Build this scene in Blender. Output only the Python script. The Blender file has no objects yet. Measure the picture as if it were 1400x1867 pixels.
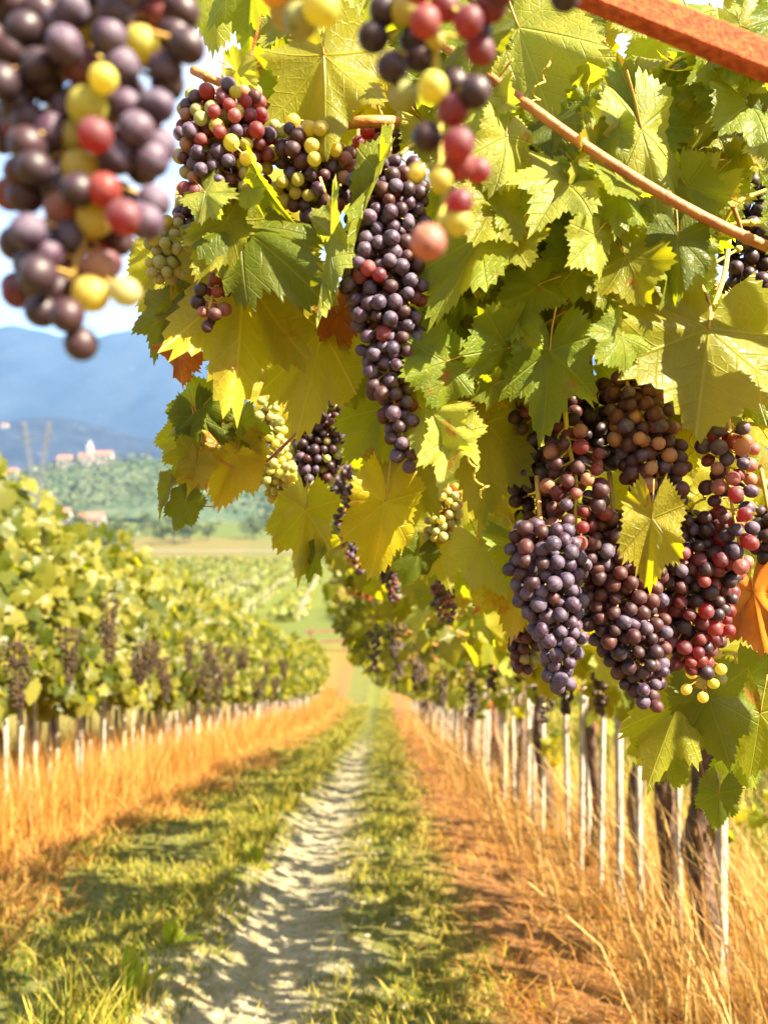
import bpy, math, random
import numpy as np
from mathutils import Vector, Matrix

random.seed(7)
RNG = np.random.default_rng(11)
S = bpy.context.scene
COL = S.collection
R = math.radians
F = 1500.0                       # focal length in units of the photograph's pixels

# ------------------------------------------------------------------ camera, sky, sun, exposure
cd = bpy.data.cameras.new('camera')
cam = bpy.data.objects.new('camera', cd); COL.objects.link(cam)
cam.location = (0, 0, 0); cam.rotation_euler = (R(90), 0, 0)
cd.sensor_fit = 'VERTICAL'; cd.sensor_height = 24.0
cd.lens = 24.0 * F / 1867.0
cd.clip_start = 0.02; cd.clip_end = 12000
cd.dof.use_dof = True; cd.dof.focus_distance = 0.92
cd.dof.aperture_fstop = cd.lens / 5.6
S.camera = cam

SUN_EL, SUN_AZ = 44.0, 122.0       # azimuth measured from the view axis towards the right
sd = Vector((math.cos(R(SUN_EL)) * math.sin(R(SUN_AZ)), math.cos(R(SUN_EL)) * math.cos(R(SUN_AZ)), math.sin(R(SUN_EL))))
w = bpy.data.worlds.new('World'); S.world = w; w.use_nodes = True
wn = w.node_tree; wn.nodes.clear()
def wnode(t): return wn.nodes.new(t)
sky = wnode('ShaderNodeTexSky'); sky.sky_type = 'NISHITA'; sky.sun_disc = False
sky.sun_elevation = R(SUN_EL); sky.sun_rotation = R(SUN_AZ); sky.dust_density = 1.5; sky.air_density = 1.0
tc = wnode('ShaderNodeTexCoord')
mp = wnode('ShaderNodeMapping'); mp.inputs['Scale'].default_value = (1.6, 1.6, 4.0); mp.inputs['Location'].default_value = (3.1, .4, 1.25)
nz = wnode('ShaderNodeTexNoise'); nz.inputs['Scale'].default_value = 2.2; nz.inputs['Detail'].default_value = 7; nz.inputs['Roughness'].default_value = .58
rp = wnode('ShaderNodeValToRGB'); rp.color_ramp.elements[0].position = .40; rp.color_ramp.elements[1].position = .62
mx = wnode('ShaderNodeMix'); mx.data_type = 'RGBA'
mx.inputs['B'].default_value = (3.1, 3.0, 2.85, 1)
bg = wnode('ShaderNodeBackground'); bg.inputs['Strength'].default_value = 0.074
wo = wnode('ShaderNodeOutputWorld')
L = wn.links.new
L(tc.outputs['Generated'], mp.inputs['Vector']); L(mp.outputs['Vector'], nz.inputs['Vector'])
L(nz.outputs['Fac'], rp.inputs['Fac']); L(rp.outputs['Color'], mx.inputs['Factor'])
L(sky.outputs['Color'], mx.inputs['A']); L(mx.outputs['Result'], bg.inputs['Color']); L(bg.outputs['Background'], wo.inputs['Surface'])

sl = bpy.data.lights.new('sun', 'SUN'); sl.energy = 5.0; sl.angle = R(0.53); sl.color = (1.0, .87, .66)
so = bpy.data.objects.new('sun', sl); COL.objects.link(so)
so.rotation_euler = sd.to_track_quat('Z', 'Y').to_euler(); so.location = (30, 20, 60)

vs = S.view_settings
vs.view_transform = 'Standard'; vs.look = 'None'; vs.gamma = 1; vs.use_curve_mapping = False
vs.exposure = 2.8
S.display_settings.display_device = 'sRGB'
cy = S.cycles
cy.max_bounces = 8; cy.diffuse_bounces = 4; cy.glossy_bounces = 2; cy.transmission_bounces = 5; cy.volume_bounces = 0
cy.transparent_max_bounces = 4; cy.caustics_reflective = False; cy.caustics_refractive = False
cy.sample_clamp_indirect = 4.0; cy.use_denoising = True

# ------------------------------------------------------------------ helpers
def at(px, py, d):
    return Vector(((px - 700.0) / F * d, d, (933.5 - py) / F * d))

_ky = np.array([-60, 0, 30, 40, 60, 100, 200, 300, 500, 700, 1000, 1500, 6000], float)
_kz = np.array([12.2, -1, -7.6, -9.0, -9.9, -12.4, -15.8, -16.2, -14, -8, -2, 4, 4], float)
_ty = np.concatenate([np.arange(-60, 120, .5), np.geomspace(120, 6000, 400)])
def _smooth(y):
    y = np.asarray(y, float); s = np.clip(np.abs(y) * .12, .5, 80)
    return sum(np.interp(y + s * k, _ky, _kz) for k in (-1, -.5, 0, .5, 1)) / 5
def gz(x, y):
    x = np.asarray(x, float); y = np.asarray(y, float)
    b = .014 * np.sin(x * 2.3 + y * .7) * np.sin(y * 1.1 + 1.3) + .004 * np.sin(x * 7.1 + 2 * np.sin(y * 2.1))
    rut = -.05 * np.exp(-((x + .42) / .22) ** 2) - .03 * np.exp(-((x - .95) / .25) ** 2) + .05 * np.exp(-((x + .8) / .14) ** 2)
    near = np.clip(1 - (y - 30) / 20, 0, 1)
    return _smooth(y) + (b + rut) * near
def gzf(x, y): return float(gz(x, y))

def link(o):
    COL.objects.link(o); return o
def obj(name, me, parent=None, mat=None):
    o = bpy.data.objects.new(name, me); COL.objects.link(o)
    if mat is not None and me is not None and len(me.materials) == 0: me.materials.append(mat)
    if parent is not None: o.parent = parent
    return o
def tag(o, label=None, cat=None, group=None, kind=None):
    if label: o['label'] = label
    if cat: o['category'] = cat
    if group: o['group'] = group
    if kind: o['kind'] = kind
    return o
def empty(name, loc, label, cat, group=None):
    o = bpy.data.objects.new(name, None); o.location = loc; o.empty_display_size = .05
    COL.objects.link(o); return tag(o, label, cat, group)

def np_mesh(name, V, faces_by_n, mat=None, smooth=False, rnd=None, uv=None, matidx=None):
    """V (n,3); faces_by_n list of int arrays (m,k)."""
    me = bpy.data.meshes.new(name)
    V = np.ascontiguousarray(V, np.float32)
    me.vertices.add(len(V)); me.vertices.foreach_set('co', V.ravel())
    loops = np.concatenate([f.ravel() for f in faces_by_n]).astype(np.int32)
    tot = np.concatenate([np.full(len(f), f.shape[1]) for f in faces_by_n]).astype(np.int32)
    st = np.concatenate([[0], np.cumsum(tot)[:-1]]).astype(np.int32)
    me.loops.add(len(loops)); me.loops.foreach_set('vertex_index', loops)
    me.polygons.add(len(tot)); me.polygons.foreach_set('loop_start', st); me.polygons.foreach_set('loop_total', tot)
    if matidx is not None: me.polygons.foreach_set('material_index', np.asarray(matidx, np.int32))
    me.polygons.foreach_set('use_smooth', np.full(len(tot), bool(smooth)))
    if uv is not None:
        l = me.uv_layers.new(name='UVMap'); l.data.foreach_set('uv', np.ascontiguousarray(uv[loops], np.float32).ravel())
    if rnd is not None:
        a = me.attributes.new('rnd', 'FLOAT', 'POINT'); a.data.foreach_set('value', np.ascontiguousarray(rnd, np.float32))
    me.update(calc_edges=True); me.validate()
    if mat is not None:
        for m in (mat if isinstance(mat, (list, tuple)) else [mat]): me.materials.append(m)
    return me

class MB:
    """collects simple shapes into one mesh"""
    def __init__(s): s.v = []; s.f = {3: [], 4: []}; s.n = 0; s.mi = {3: [], 4: []}
    def add(s, V, fs, mi=0):
        V = np.asarray(V, float).reshape(-1, 3); s.v.append(V)
        for f in fs:
            k = len(f); s.f[k].append([i + s.n for i in f]); s.mi[k].append(mi)
        s.n += len(V)
    def box(s, c, sz, mat3=None, mi=0):
        c = np.array(c, float); h = np.array(sz, float) / 2
        P = np.array([[x, y, z] for x in (-1, 1) for y in (-1, 1) for z in (-1, 1)], float) * h
        if mat3 is not None: P = P @ np.array(mat3).T
        s.add(P + c, [(0, 1, 3, 2), (4, 6, 7, 5), (0, 4, 5, 1), (2, 3, 7, 6), (0, 2, 6, 4), (1, 5, 7, 3)], mi)
    def bar(s, a, b, wd, ht=None, mi=0):
        a = Vector(a); b = Vector(b); d = (b - a); l = d.length; d.normalize()
        up = Vector((0, 0, 1)) if abs(d.z) < .95 else Vector((0, 1, 0))
        sx = d.cross(up).normalized(); sz = sx.cross(d)
        M = np.array([[sx.x, d.x, sz.x], [sx.y, d.y, sz.y], [sx.z, d.z, sz.z]])
        s.box((a + b) / 2, (wd, l, ht or wd), M, mi)
    def tube(s, pts, rad, seg=6, mi=0, cap=True, wob=0.0):
        pts = [Vector(p) for p in pts]; n = len(pts)
        rad = rad if hasattr(rad, '__len__') else [rad] * n
        base = s.n; V = []; prev = None
        for i, p in enumerate(pts):
            t = (pts[min(i + 1, n - 1)] - pts[max(i - 1, 0)])
            t = t.normalized() if t.length > 1e-9 else Vector((0, 0, 1))
            if prev is None:
                u = t.cross(Vector((0.31, .87, .4))).normalized()
            else:
                u = (prev - t * prev.dot(t)).normalized()
            prev = u; v = t.cross(u)
            for k in range(seg):
                a = 2 * math.pi * k / seg; rr = rad[i] * (1 + (random.uniform(-wob, wob) if wob else 0))
                V.append(p + (u * math.cos(a) + v * math.sin(a)) * rr)
        fs = []
        for i in range(n - 1):
            for k in range(seg):
                fs.append((i * seg + k, i * seg + (k + 1) % seg, (i + 1) * seg + (k + 1) % seg, (i + 1) * seg + k))
        if cap:
            for e, sgn in ((0, 1), (n - 1, -1)):
                V.append(pts[e]); c = len(V) - 1
                for k in range(seg):
                    q = (e * seg + (k + 1) % seg, e * seg + k, c); fs.append(q if sgn > 0 else q[::-1])
        s.add([tuple(p) for p in V], fs, mi)
    def mesh(s, name, mat=None, smooth=False):
        V = np.concatenate(s.v); fb = []; mi = []
        for k in (3, 4):
            if s.f[k]: fb.append(np.array(s.f[k], int)); mi += s.mi[k]
        return np_mesh(name, V, fb, mat, smooth, matidx=mi)

def bez(pts, n):
    """smooth polyline through points (Catmull-Rom)"""
    P = [Vector(p) for p in pts]; P = [P[0] * 2 - P[1]] + P + [P[-1] * 2 - P[-2]]
    out = []
    for i in range(1, len(P) - 2):
        for k in range(n):
            t = k / n
            out.append(.5 * ((2 * P[i]) + (P[i + 1] - P[i - 1]) * t + (2 * P[i - 1] - 5 * P[i] + 4 * P[i + 1] - P[i + 2]) * t * t
                             + (3 * P[i] - P[i - 1] - 3 * P[i + 1] + P[i + 2]) * t ** 3))
    out.append(P[-2]); return out

# ------------------------------------------------------------------ materials
class NT:
    def __init__(s, name):
        s.m = bpy.data.materials.new(name); s.m.use_nodes = True
        s.t = s.m.node_tree; s.t.nodes.clear(); s.out = s.t.nodes.new('ShaderNodeOutputMaterial')
    def n(s, t): return s.t.nodes.new(t)
    def set(s, sock, v):
        if isinstance(v, bpy.types.NodeSocket): s.t.links.new(v, sock)
        else:
            if isinstance(v, tuple) and len(v) == 3 and sock.type == 'RGBA': v = v + (1,)
            sock.default_value = v
    def math(s, op, a, b=None, c=None, clamp=False):
        n = s.n('ShaderNodeMath'); n.operation = op; n.use_clamp = clamp
        for i, v in enumerate((a, b, c)):
            if v is not None: s.set(n.inputs[i], v)
        return n.outputs[0]
    def mix(s, f, a, b, mode='MIX'):
        n = s.n('ShaderNodeMix'); n.data_type = 'RGBA'; n.blend_type = mode
        s.set(n.inputs['Factor'], f); s.set(n.inputs['A'], a); s.set(n.inputs['B'], b); return n.outputs['Result']
    def noise(s, vec, scale, detail=3, rough=.5, dim='3D'):
        n = s.n('ShaderNodeTexNoise'); n.inputs['Scale'].default_value = scale; n.inputs['Detail'].default_value = detail
        n.inputs['Roughness'].default_value = rough
        if vec is not None: s.t.links.new(vec, n.inputs['Vector'])
        return n.outputs['Fac']
    def ramp(s, f, stops):
        n = s.n('ShaderNodeValToRGB'); cr = n.color_ramp
        while len(cr.elements) < len(stops): cr.elements.new(.5)
        for e, (p, c) in zip(cr.elements, stops):
            e.position = p; e.color = (c if len(c) == 4 else tuple(c) + (1,)) if hasattr(c, '__len__') else (c, c, c, 1)
        s.set(n.inputs['Fac'], f); return n.outputs['Color']
    def coord(s, k='Object'): return s.n('ShaderNodeTexCoord').outputs[k]
    def pos(s): return s.n('ShaderNodeNewGeometry').outputs['Position']
    def rnd(s):
        o = s.n('ShaderNodeObjectInfo').outputs['Random']; a = s.n('ShaderNodeAttribute'); a.attribute_name = 'rnd'
        return s.math('FRACT', s.math('ADD', o, a.outputs['Fac']))
    def bump(s, h, strength=.3, dist=.01):
        n = s.n('ShaderNodeBump'); n.inputs['Strength'].default_value = strength; n.inputs['Distance'].default_value = dist
        s.set(n.inputs['Height'], h); return n.outputs['Normal']
    def bsdf(s, col, rough=.5, spec=.3, normal=None, **kw):
        n = s.n('ShaderNodeBsdfPrincipled'); s.set(n.inputs['Base Color'], col); s.set(n.inputs['Roughness'], rough)
        s.set(n.inputs['Specular IOR Level'], spec)
        if normal is not None: s.set(n.inputs['Normal'], normal)
        for k, v in kw.items(): s.set(n.inputs[k], v)
        return n.outputs[0]
    def trans(s, col, normal=None):
        n = s.n('ShaderNodeBsdfTranslucent'); s.set(n.inputs['Color'], col); return n.outputs[0]
    def mixsh(s, f, a, b):
        n = s.n('ShaderNodeMixShader'); s.set(n.inputs[0], f); s.set(n.inputs[1], a); s.set(n.inputs[2], b); return n.outputs[0]
    def done(s, sh): s.t.links.new(sh, s.out.inputs['Surface']); return s.m

def simple(name, c1, c2=None, rough=.7, scale=8, spec=.2, bump=0, metal=0):
    t = NT(name); p = t.coord('Object'); c = c1; nrm = None
    if c2 is not None:
        f = t.ramp(t.noise(p, scale, 6, .6), [(.35, 0.0), (.65, 1.0)]); c = t.mix(f, c1, c2)
    if bump: nrm = t.bump(t.noise(p, scale * 3, 5, .6), bump, .01)
    return t.done(t.bsdf(c, rough, spec, nrm, Metallic=metal))

def leaf_mat(name, tops, under, tcols, vein, tmix=.5, detail=True, dry=0.0, rough=.42):
    t = NT(name); r = t.rnd(); g = t.n('ShaderNodeNewGeometry')
    uv = t.coord('UV'); ob = t.coord('Object')
    mpn = t.n('ShaderNodeMapping'); t.set(mpn.inputs['Vector'], uv); cmb = t.n('ShaderNodeCombineXYZ'); t.set(cmb.inputs[0], t.math('MULTIPLY', r, 37.0)); t.set(mpn.inputs['Location'], cmb.outputs[0])
    top = t.ramp(r, [(i / max(1, len(tops) - 1), c) for i, c in enumerate(tops)])
    tr = t.ramp(r, [(i / max(1, len(tcols) - 1), c) for i, c in enumerate(tcols)])
    n1 = t.noise(mpn.outputs[0], 4.5, 4, .6)
    top = t.mix(t.ramp(n1, [(.45, 0.0), (.75, .5)]), top, tuple(c * k for c, k in zip(tops[-1], (1.9, 1.45, .8))))
    col = t.mix(t.math('MULTIPLY', g.outputs['Backfacing'], .75), top, under)
    nrm = None
    if detail:
        sp = t.n('ShaderNodeSeparateXYZ'); t.set(sp.inputs[0], uv)
        x = t.math('MULTIPLY_ADD', sp.outputs[0], 2.0, -1.0); y = t.math('MULTIPLY_ADD', sp.outputs[1], 2.0, -1.0)
        mains = None; secs = None
        for a in (0, .88, -.88, 1.86, -1.86):
            sa, ca = math.sin(a), math.cos(a)
            al = t.math('ADD', t.math('MULTIPLY', x, sa), t.math('MULTIPLY', y, ca))
            pe = t.math('ABSOLUTE', t.math('SUBTRACT', t.math('MULTIPLY', x, ca), t.math('MULTIPLY', y, sa)))
            pos = t.math('GREATER_THAN', al, 0.0)
            m = t.math('MULTIPLY', t.math('SUBTRACT', 1.0, t.math('MULTIPLY', pe, 55.0), clamp=True), pos)
            fr = t.math('FRACT', t.math('MULTIPLY', t.math('SUBTRACT', al, t.math('MULTIPLY', pe, .8)), 5.5))
            s_ = t.math('SUBTRACT', 1.0, t.math('MULTIPLY', t.math('ABSOLUTE', t.math('SUBTRACT', fr, .5)), 15.0), clamp=True)
            s_ = t.math('MULTIPLY', s_, t.math('MULTIPLY', t.math('SUBTRACT', al, .16), 4.0, clamp=True))
            s_ = t.math('MULTIPLY', s_, t.math('LESS_THAN', pe, t.math('MULTIPLY', al, .46)))
            mains = m if mains is None else t.math('MAXIMUM', mains, m)
            secs = s_ if secs is None else t.math('MAXIMUM', secs, s_)
        vo = t.n('ShaderNodeTexVoronoi'); vo.feature = 'DISTANCE_TO_EDGE'; vo.inputs['Scale'].default_value = 26; t.set(vo.inputs['Vector'], uv)
        net = t.math('SUBTRACT', 1.0, t.math('MULTIPLY', vo.outputs['Distance'], 9.0), clamp=True)
        vn = t.math('MAXIMUM', mains, t.math('MULTIPLY', secs, .6))
        vfac = t.math('MAXIMUM', vn, t.math('MULTIPLY', net, .22))
        col = t.mix(t.math('MULTIPLY', vfac, .5), col, vein)
        tr = t.mix(t.math('MULTIPLY', vfac, .55), tr, tuple(min(1, c * 1.3) for c in tcols[-1]))
        h = t.math('SUBTRACT', t.math('MULTIPLY', n1, .6), t.math('MULTIPLY', vfac, .4))
        nrm = t.bump(h, .8, .004)
    if dry:
        f = t.ramp(t.noise(mpn.outputs[0], 3.2, 5, .65), [(.62 - dry * .5, 0.0), (.72 - dry * .5, 1.0)])
        col = t.mix(f, col, (.30, .10, .02)); tr = t.mix(f, tr, (.55, .17, .02))
    a = t.bsdf(col, rough, .22, nrm)
    return t.done(t.mixsh(tmix, a, t.trans(tr)))

LEAF_SPEC = {
    'o': dict(tops=[(.085, .105, .005), (.11, .125, .006), (.14, .145, .006)], under=(.17, .175, .014), tcols=[(.46, .43, .005), (.58, .52, .006), (.66, .56, .007)], vein=(.40, .38, .05), tmix=.52, dry=.03),
    'g': dict(tops=[(.085, .130, .008), (.105, .148, .009), (.135, .165, .010)], under=(.18, .205, .030), tcols=[(.42, .48, .007), (.52, .56, .008), (.60, .59, .009)], vein=(.34, .38, .07), dry=.02),
    'd': dict(tops=[(.048, .074, .007), (.060, .086, .007), (.08, .10, .008)], under=(.11, .135, .020), tcols=[(.24, .27, .006), (.30, .32, .006), (.37, .36, .006)], vein=(.20, .23, .045)),
    'y': dict(tops=[(.15, .155, .006), (.18, .175, .007), (.22, .19, .007)], under=(.26, .24, .020), tcols=[(.54, .49, .005), (.66, .56, .006), (.75, .59, .007)], vein=(.52, .45, .06), tmix=.55, dry=.04),
    'p': dict(tops=[(.17, .21, .034), (.21, .24, .038), (.25, .26, .038)], under=(.27, .30, .075), tcols=[(.44, .49, .020), (.52, .54, .024), (.58, .57, .024)], vein=(.45, .47, .12), dry=.02),
    'r': dict(tops=[(.34, .13, .025), (.38, .17, .03), (.30, .10, .02)], under=(.40, .20, .06), tcols=[(.65, .22, .02), (.72, .32, .03), (.60, .18, .02)], vein=(.5, .3, .1), dry=.55),
    'b': dict(tops=[(.16, .15, .007), (.19, .165, .008), (.21, .170, .008)], under=(.26, .225, .024), tcols=[(.56, .46, .006), (.66, .51, .006), (.74, .52, .007)], vein=(.46, .40, .06), dry=.10, tmix=.55),
}
LEAFM = {k: leaf_mat('vine_leaf_' + k, detail=True, **v) for k, v in LEAF_SPEC.items()}
FARLEAF = leaf_mat('vine_leaf_far', [(.028, .046, .005), (.078, .088, .008), (.22, .195, .034), (.050, .062, .006)], (.13, .14, .024),
                   [(.22, .25, .008), (.38, .37, .01), (.55, .47, .012), (.28, .29, .008)], (.3, .3, .1), detail=False)
PETIOLE = simple('petiole', (.38, .30, .05), (.40, .17, .05), .5, 30, .3)

# ---- grapes
def grape_mat(name, c1, c2, bloom, bl=.45, tl=.0, tcol=(.5, .4, .05), rough=.56, spec=.42):
    t = NT(name); r = t.rnd(); ob = t.coord('Object')
    v = t.n('ShaderNodeVectorMath'); v.operation = 'ADD'; t.set(v.inputs[0], ob)
    cmb = t.n('ShaderNodeCombineXYZ'); t.set(cmb.inputs[0], t.math('MULTIPLY', r, 9.0)); t.set(v.inputs[1], cmb.outputs[0])
    base = t.mix(t.ramp(t.math('MULTIPLY_ADD', r, .5, t.math('MULTIPLY', t.noise(v.outputs[0], 62, 2, .5), .6)), [(.38, 0.0), (.68, 1.0)]), c1, c2)
    big = t.noise(v.outputs[0], 90, 3, .55); fine = t.noise(v.outputs[0], 420, 4, .65)
    f = t.math('MULTIPLY', t.ramp(t.math('MULTIPLY_ADD', fine, .45, t.math('MULTIPLY', big, .55)), [(.42, 0.0), (.58, 1.0)]), bl)
    col = t.mix(f, base, bloom)
    sp = t.n('ShaderNodeSeparateXYZ'); t.set(sp.inputs[0], ob)
    dot = t.math('LESS_THAN', sp.outputs[2], -.00768)
    col = t.mix(t.math('MULTIPLY', dot, .8), col, (.05, .03, .015))
    a = t.bsdf(col, t.math('MULTIPLY_ADD', f, .5, rough - .1), spec, None, **{'Sheen Weight': .06, 'Sheen Roughness': .4, 'Sheen Tint': (.8, .8, .95, 1)})
    if tl: a = t.mixsh(tl, a, t.trans(t.mix(r, tcol, tuple(min(1, c * 1.25) for c in tcol))))
    return t.done(a)
GRAPEM = {
    'K': grape_mat('grape_black', (.020, .008, .012), (.030, .009, .012), (.07, .05, .065), .12, .04, (.30, .03, .02)),
    'P': grape_mat('grape_purple', (.020, .007, .024), (.036, .009, .024), (.125, .10, .145), .62, .06, (.35, .06, .06)),
    'B': grape_mat('grape_dusky', (.020, .006, .012), (.060, .014, .012), (.10, .060, .058), .36, .18, (.50, .08, .03)),
    'R': grape_mat('grape_red', (.15, .020, .012), (.045, .009, .018), (.22, .12, .13), .36, .30, (.75, .09, .04)),
    'I': grape_mat('grape_pink', (.30, .15, .055), (.15, .035, .04), (.30, .20, .19), .42, .28, (.72, .26, .12)),
    'Y': grape_mat('grape_green', (.30, .31, .045), (.38, .28, .06), (.42, .42, .16), .30, .42, (.80, .68, .10)),
    'G': grape_mat('grape_palegreen', (.26, .29, .07), (.30, .24, .09), (.36, .36, .19), .45, .32, (.60, .56, .16)),
    'O': grape_mat('grape_amber', (.40, .22, .03), (.45, .26, .04), (.45, .33, .12), .3, .42, (.85, .50, .06)),
}
def sphere_mesh(name, seg, rings, mat, rx=.0075, rz=.0078):
    V = [(0, 0, rz)]; fs3 = []; fs4 = []
    for i in range(1, rings):
        a = math.pi * i / rings
        for k in range(seg):
            b = 2 * math.pi * k / seg; V.append((rx * math.sin(a) * math.cos(b), rx * math.sin(a) * math.sin(b), rz * math.cos(a)))
    V.append((0, 0, -rz)); e = len(V) - 1
    for k in range(seg):
        fs3.append((0, 1 + k, 1 + (k + 1) % seg)); q = 1 + (rings - 2) * seg; fs3.append((e, q + (k + 1) % seg, q + k))
    for i in range(rings - 2):
        for k in range(seg):
            p = 1 + i * seg; fs4.append((p + k, p + seg + k, p + seg + (k + 1) % seg, p + (k + 1) % seg))
    return np_mesh(name, np.array(V), [np.array(fs3), np.array(fs4)], mat, True)
GRAPE = {k: sphere_mesh('grape_' + k, 18, 11, m) for k, m in GRAPEM.items()}
GRAPE_BIG = {k: sphere_mesh('grape_big_' + k, 36, 22, m) for k, m in GRAPEM.items()}
RACHIS = simple('rachis', (.42, .30, .06), (.36, .17, .05), .55, 60, .3)
RACHIS_G = simple('rachis_green', (.45, .40, .06), (.40, .28, .05), .55, 60, .3)
CANE = simple('cane_bark', (.42, .19, .055), (.28, .10, .035), .55, 40, .3, .25)
BARK = simple('trunk_bark', (.15, .095, .065), (.045, .028, .022), .9, 22, .1, .9)
STAKE = simple('stake_wood', (.50, .45, .38), (.20, .165, .13), .75, 7, .2, .2)
RUST = simple('rusty_steel', (.50, .12, .030), (.26, .04, .014), .8, 160, .2, .6)

# ------------------------------------------------------------------ leaf meshes
def leaf_outline(n, seed, deep=1.0):
    rg = random.Random(seed)
    lob = [(0, 1.0, .36), (.88, .90, .36), (-.88, .90, .36), (1.86, .76, .42), (-1.86, .76, .42), (2.6, .52, .38), (-2.6, .52, .38)]
    lob = [(a + rg.uniform(-.05, .05), r * rg.uniform(.92, 1.06), wd) for a, r, wd in lob]
    th = np.linspace(-math.pi + .10, math.pi - .10, n)
    r = np.zeros(n)
    for a, rr, wd in lob:
        r = np.maximum(r, rr * ((.66 + .34 * np.exp(-(np.abs(th - a) / (wd * 1.15)) ** 1.7)) if deep < 1 else (.54 + .46 * np.exp(-(np.abs(th - a) / wd) ** 1.6))))
    r *= np.clip((math.pi - np.abs(th)) / .42, .22, 1)
    r0_ = r.copy()
    if n > 40:
        tooth = np.where(np.arange(n) % 2 == 0, 1.0, -1.0)
        big = np.where(np.arange(n) % 6 == 0, .055, 0)
        r *= 1 + tooth * .045 + big + np.array([rg.uniform(-.02, .02) for _ in range(n)])
    return th, r, r0_
def leaf_mesh(name, mats, seed, n=96, rings=(.4, .75, 1.0), droop=.25, fold=.25, wave=.08, deep=1.0, cup=0.0, petiole=True):
    rg = random.Random(seed); th, r, rs_ = leaf_outline(n, seed, deep)
    for _ in range(4): rs_ = np.convolve(np.pad(rs_, 2, mode='edge'), np.ones(5) / 5, 'valid')
    base = min(r)
    V = [(0, 0, 0)]; U = [(.5, .5)]
    p1, p2 = rg.uniform(0, 6), rg.uniform(0, 6)
    for q in rings:
        rr = r if q > .95 else (.5 * rs_ + .5 * np.minimum(r, rs_) if q > .8 else rs_)
        for k in range(n):
            x = rr[k] * q * math.sin(th[k]); y = rr[k] * q * math.cos(th[k]); d = math.hypot(x, y)
            z = -droop * d * d * (1 if y > 0 else .6) + fold * abs(x) * (1 - .3 * d) + wave * d * math.sin(3 * th[k] + p1) + wave * .7 * d * d * math.sin(7 * th[k] + p2) + wave * .35 * d ** 3 * math.sin(13 * th[k] + p1) + cup * d
            V.append((x, y - .0, z)); U.append((x * .5 + .5, y * .5 + .5))
    tri = [(0, 1 + k, 2 + k) for k in range(n - 1)]; quad = []
    for j in range(len(rings) - 1):
        for k in range(n - 1):
            a = 1 + j * n + k; quad.append((a, a + 1, a + n + 1, a + n))
    tri = [t[::-1] for t in tri]; quad = [t for t in quad]
    V = np.array(V); mi = [0] * (len(tri) + len(quad))
    fb = [np.array(tri), np.array(quad)] if quad else [np.array(tri)]
    if petiole:
        b = MB(); b.tube(bez([(0, 0, .0), (0, -.25, .03), (.04 * rg.uniform(-1, 1), -.55, .02 + .2 * rg.random())], 3), [.013, .012, .012, .013, .014, .015, .017], 5)
        PV = np.concatenate(b.v); off = len(V)
        V = np.concatenate([V, PV]); U += [(.5, .5)] * len(PV)
        fb[0] = np.concatenate([fb[0], np.array(b.f[3]) + off]) if b.f[3] else fb[0]
        q4 = np.array(b.f[4]) + off
        mi = [0] * len(tri) + [1] * len(b.f[3]) + [0] * len(quad) + [1] * len(q4)
        fb = [fb[0], np.concatenate([fb[1], q4]) if quad else q4]
    return np_mesh(name, V, fb, mats, True, uv=np.array(U), matidx=mi)
NV = 9
LV = {}
for c, m in LEAFM.items():
    for i in range(NV):
        rg = random.Random(100 + i)
        curl = 2.2 if c == 'r' else 1.0
        LV[c, i] = leaf_mesh('leaf_%s_%d' % (c, i), [m, PETIOLE], 40 + i, 96, (.3, .6, .85, 1.0), rg.uniform(.02, .32) * curl, rg.choice([-.12, .12, .25, .4, .05]) * curl,
                             rg.uniform(.06, .15) * curl, 1.0 if i % 3 == 0 else .8)
MIDL = [leaf_mesh('midleaf_%d' % i, [FARLEAF], 70 + i, 26, (.55, 1.0), random.uniform(.1, .4), random.choice([-.2, .2, .35]), .08, petiole=False) for i in range(8)]

def leaf_matrix(pos, axis, normal, size):
    y = axis.normalized(); z = (normal - y * normal.dot(y)).normalized(); x = y.cross(z)
    return Matrix(((x.x * size[0], y.x * size[1], z.x * size[1], pos.x), (x.y * size[0], y.y * size[1], z.y * size[1], pos.y),
                   (x.z * size[0], y.z * size[1], z.z * size[1], pos.z), (0, 0, 0, 1)))

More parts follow.
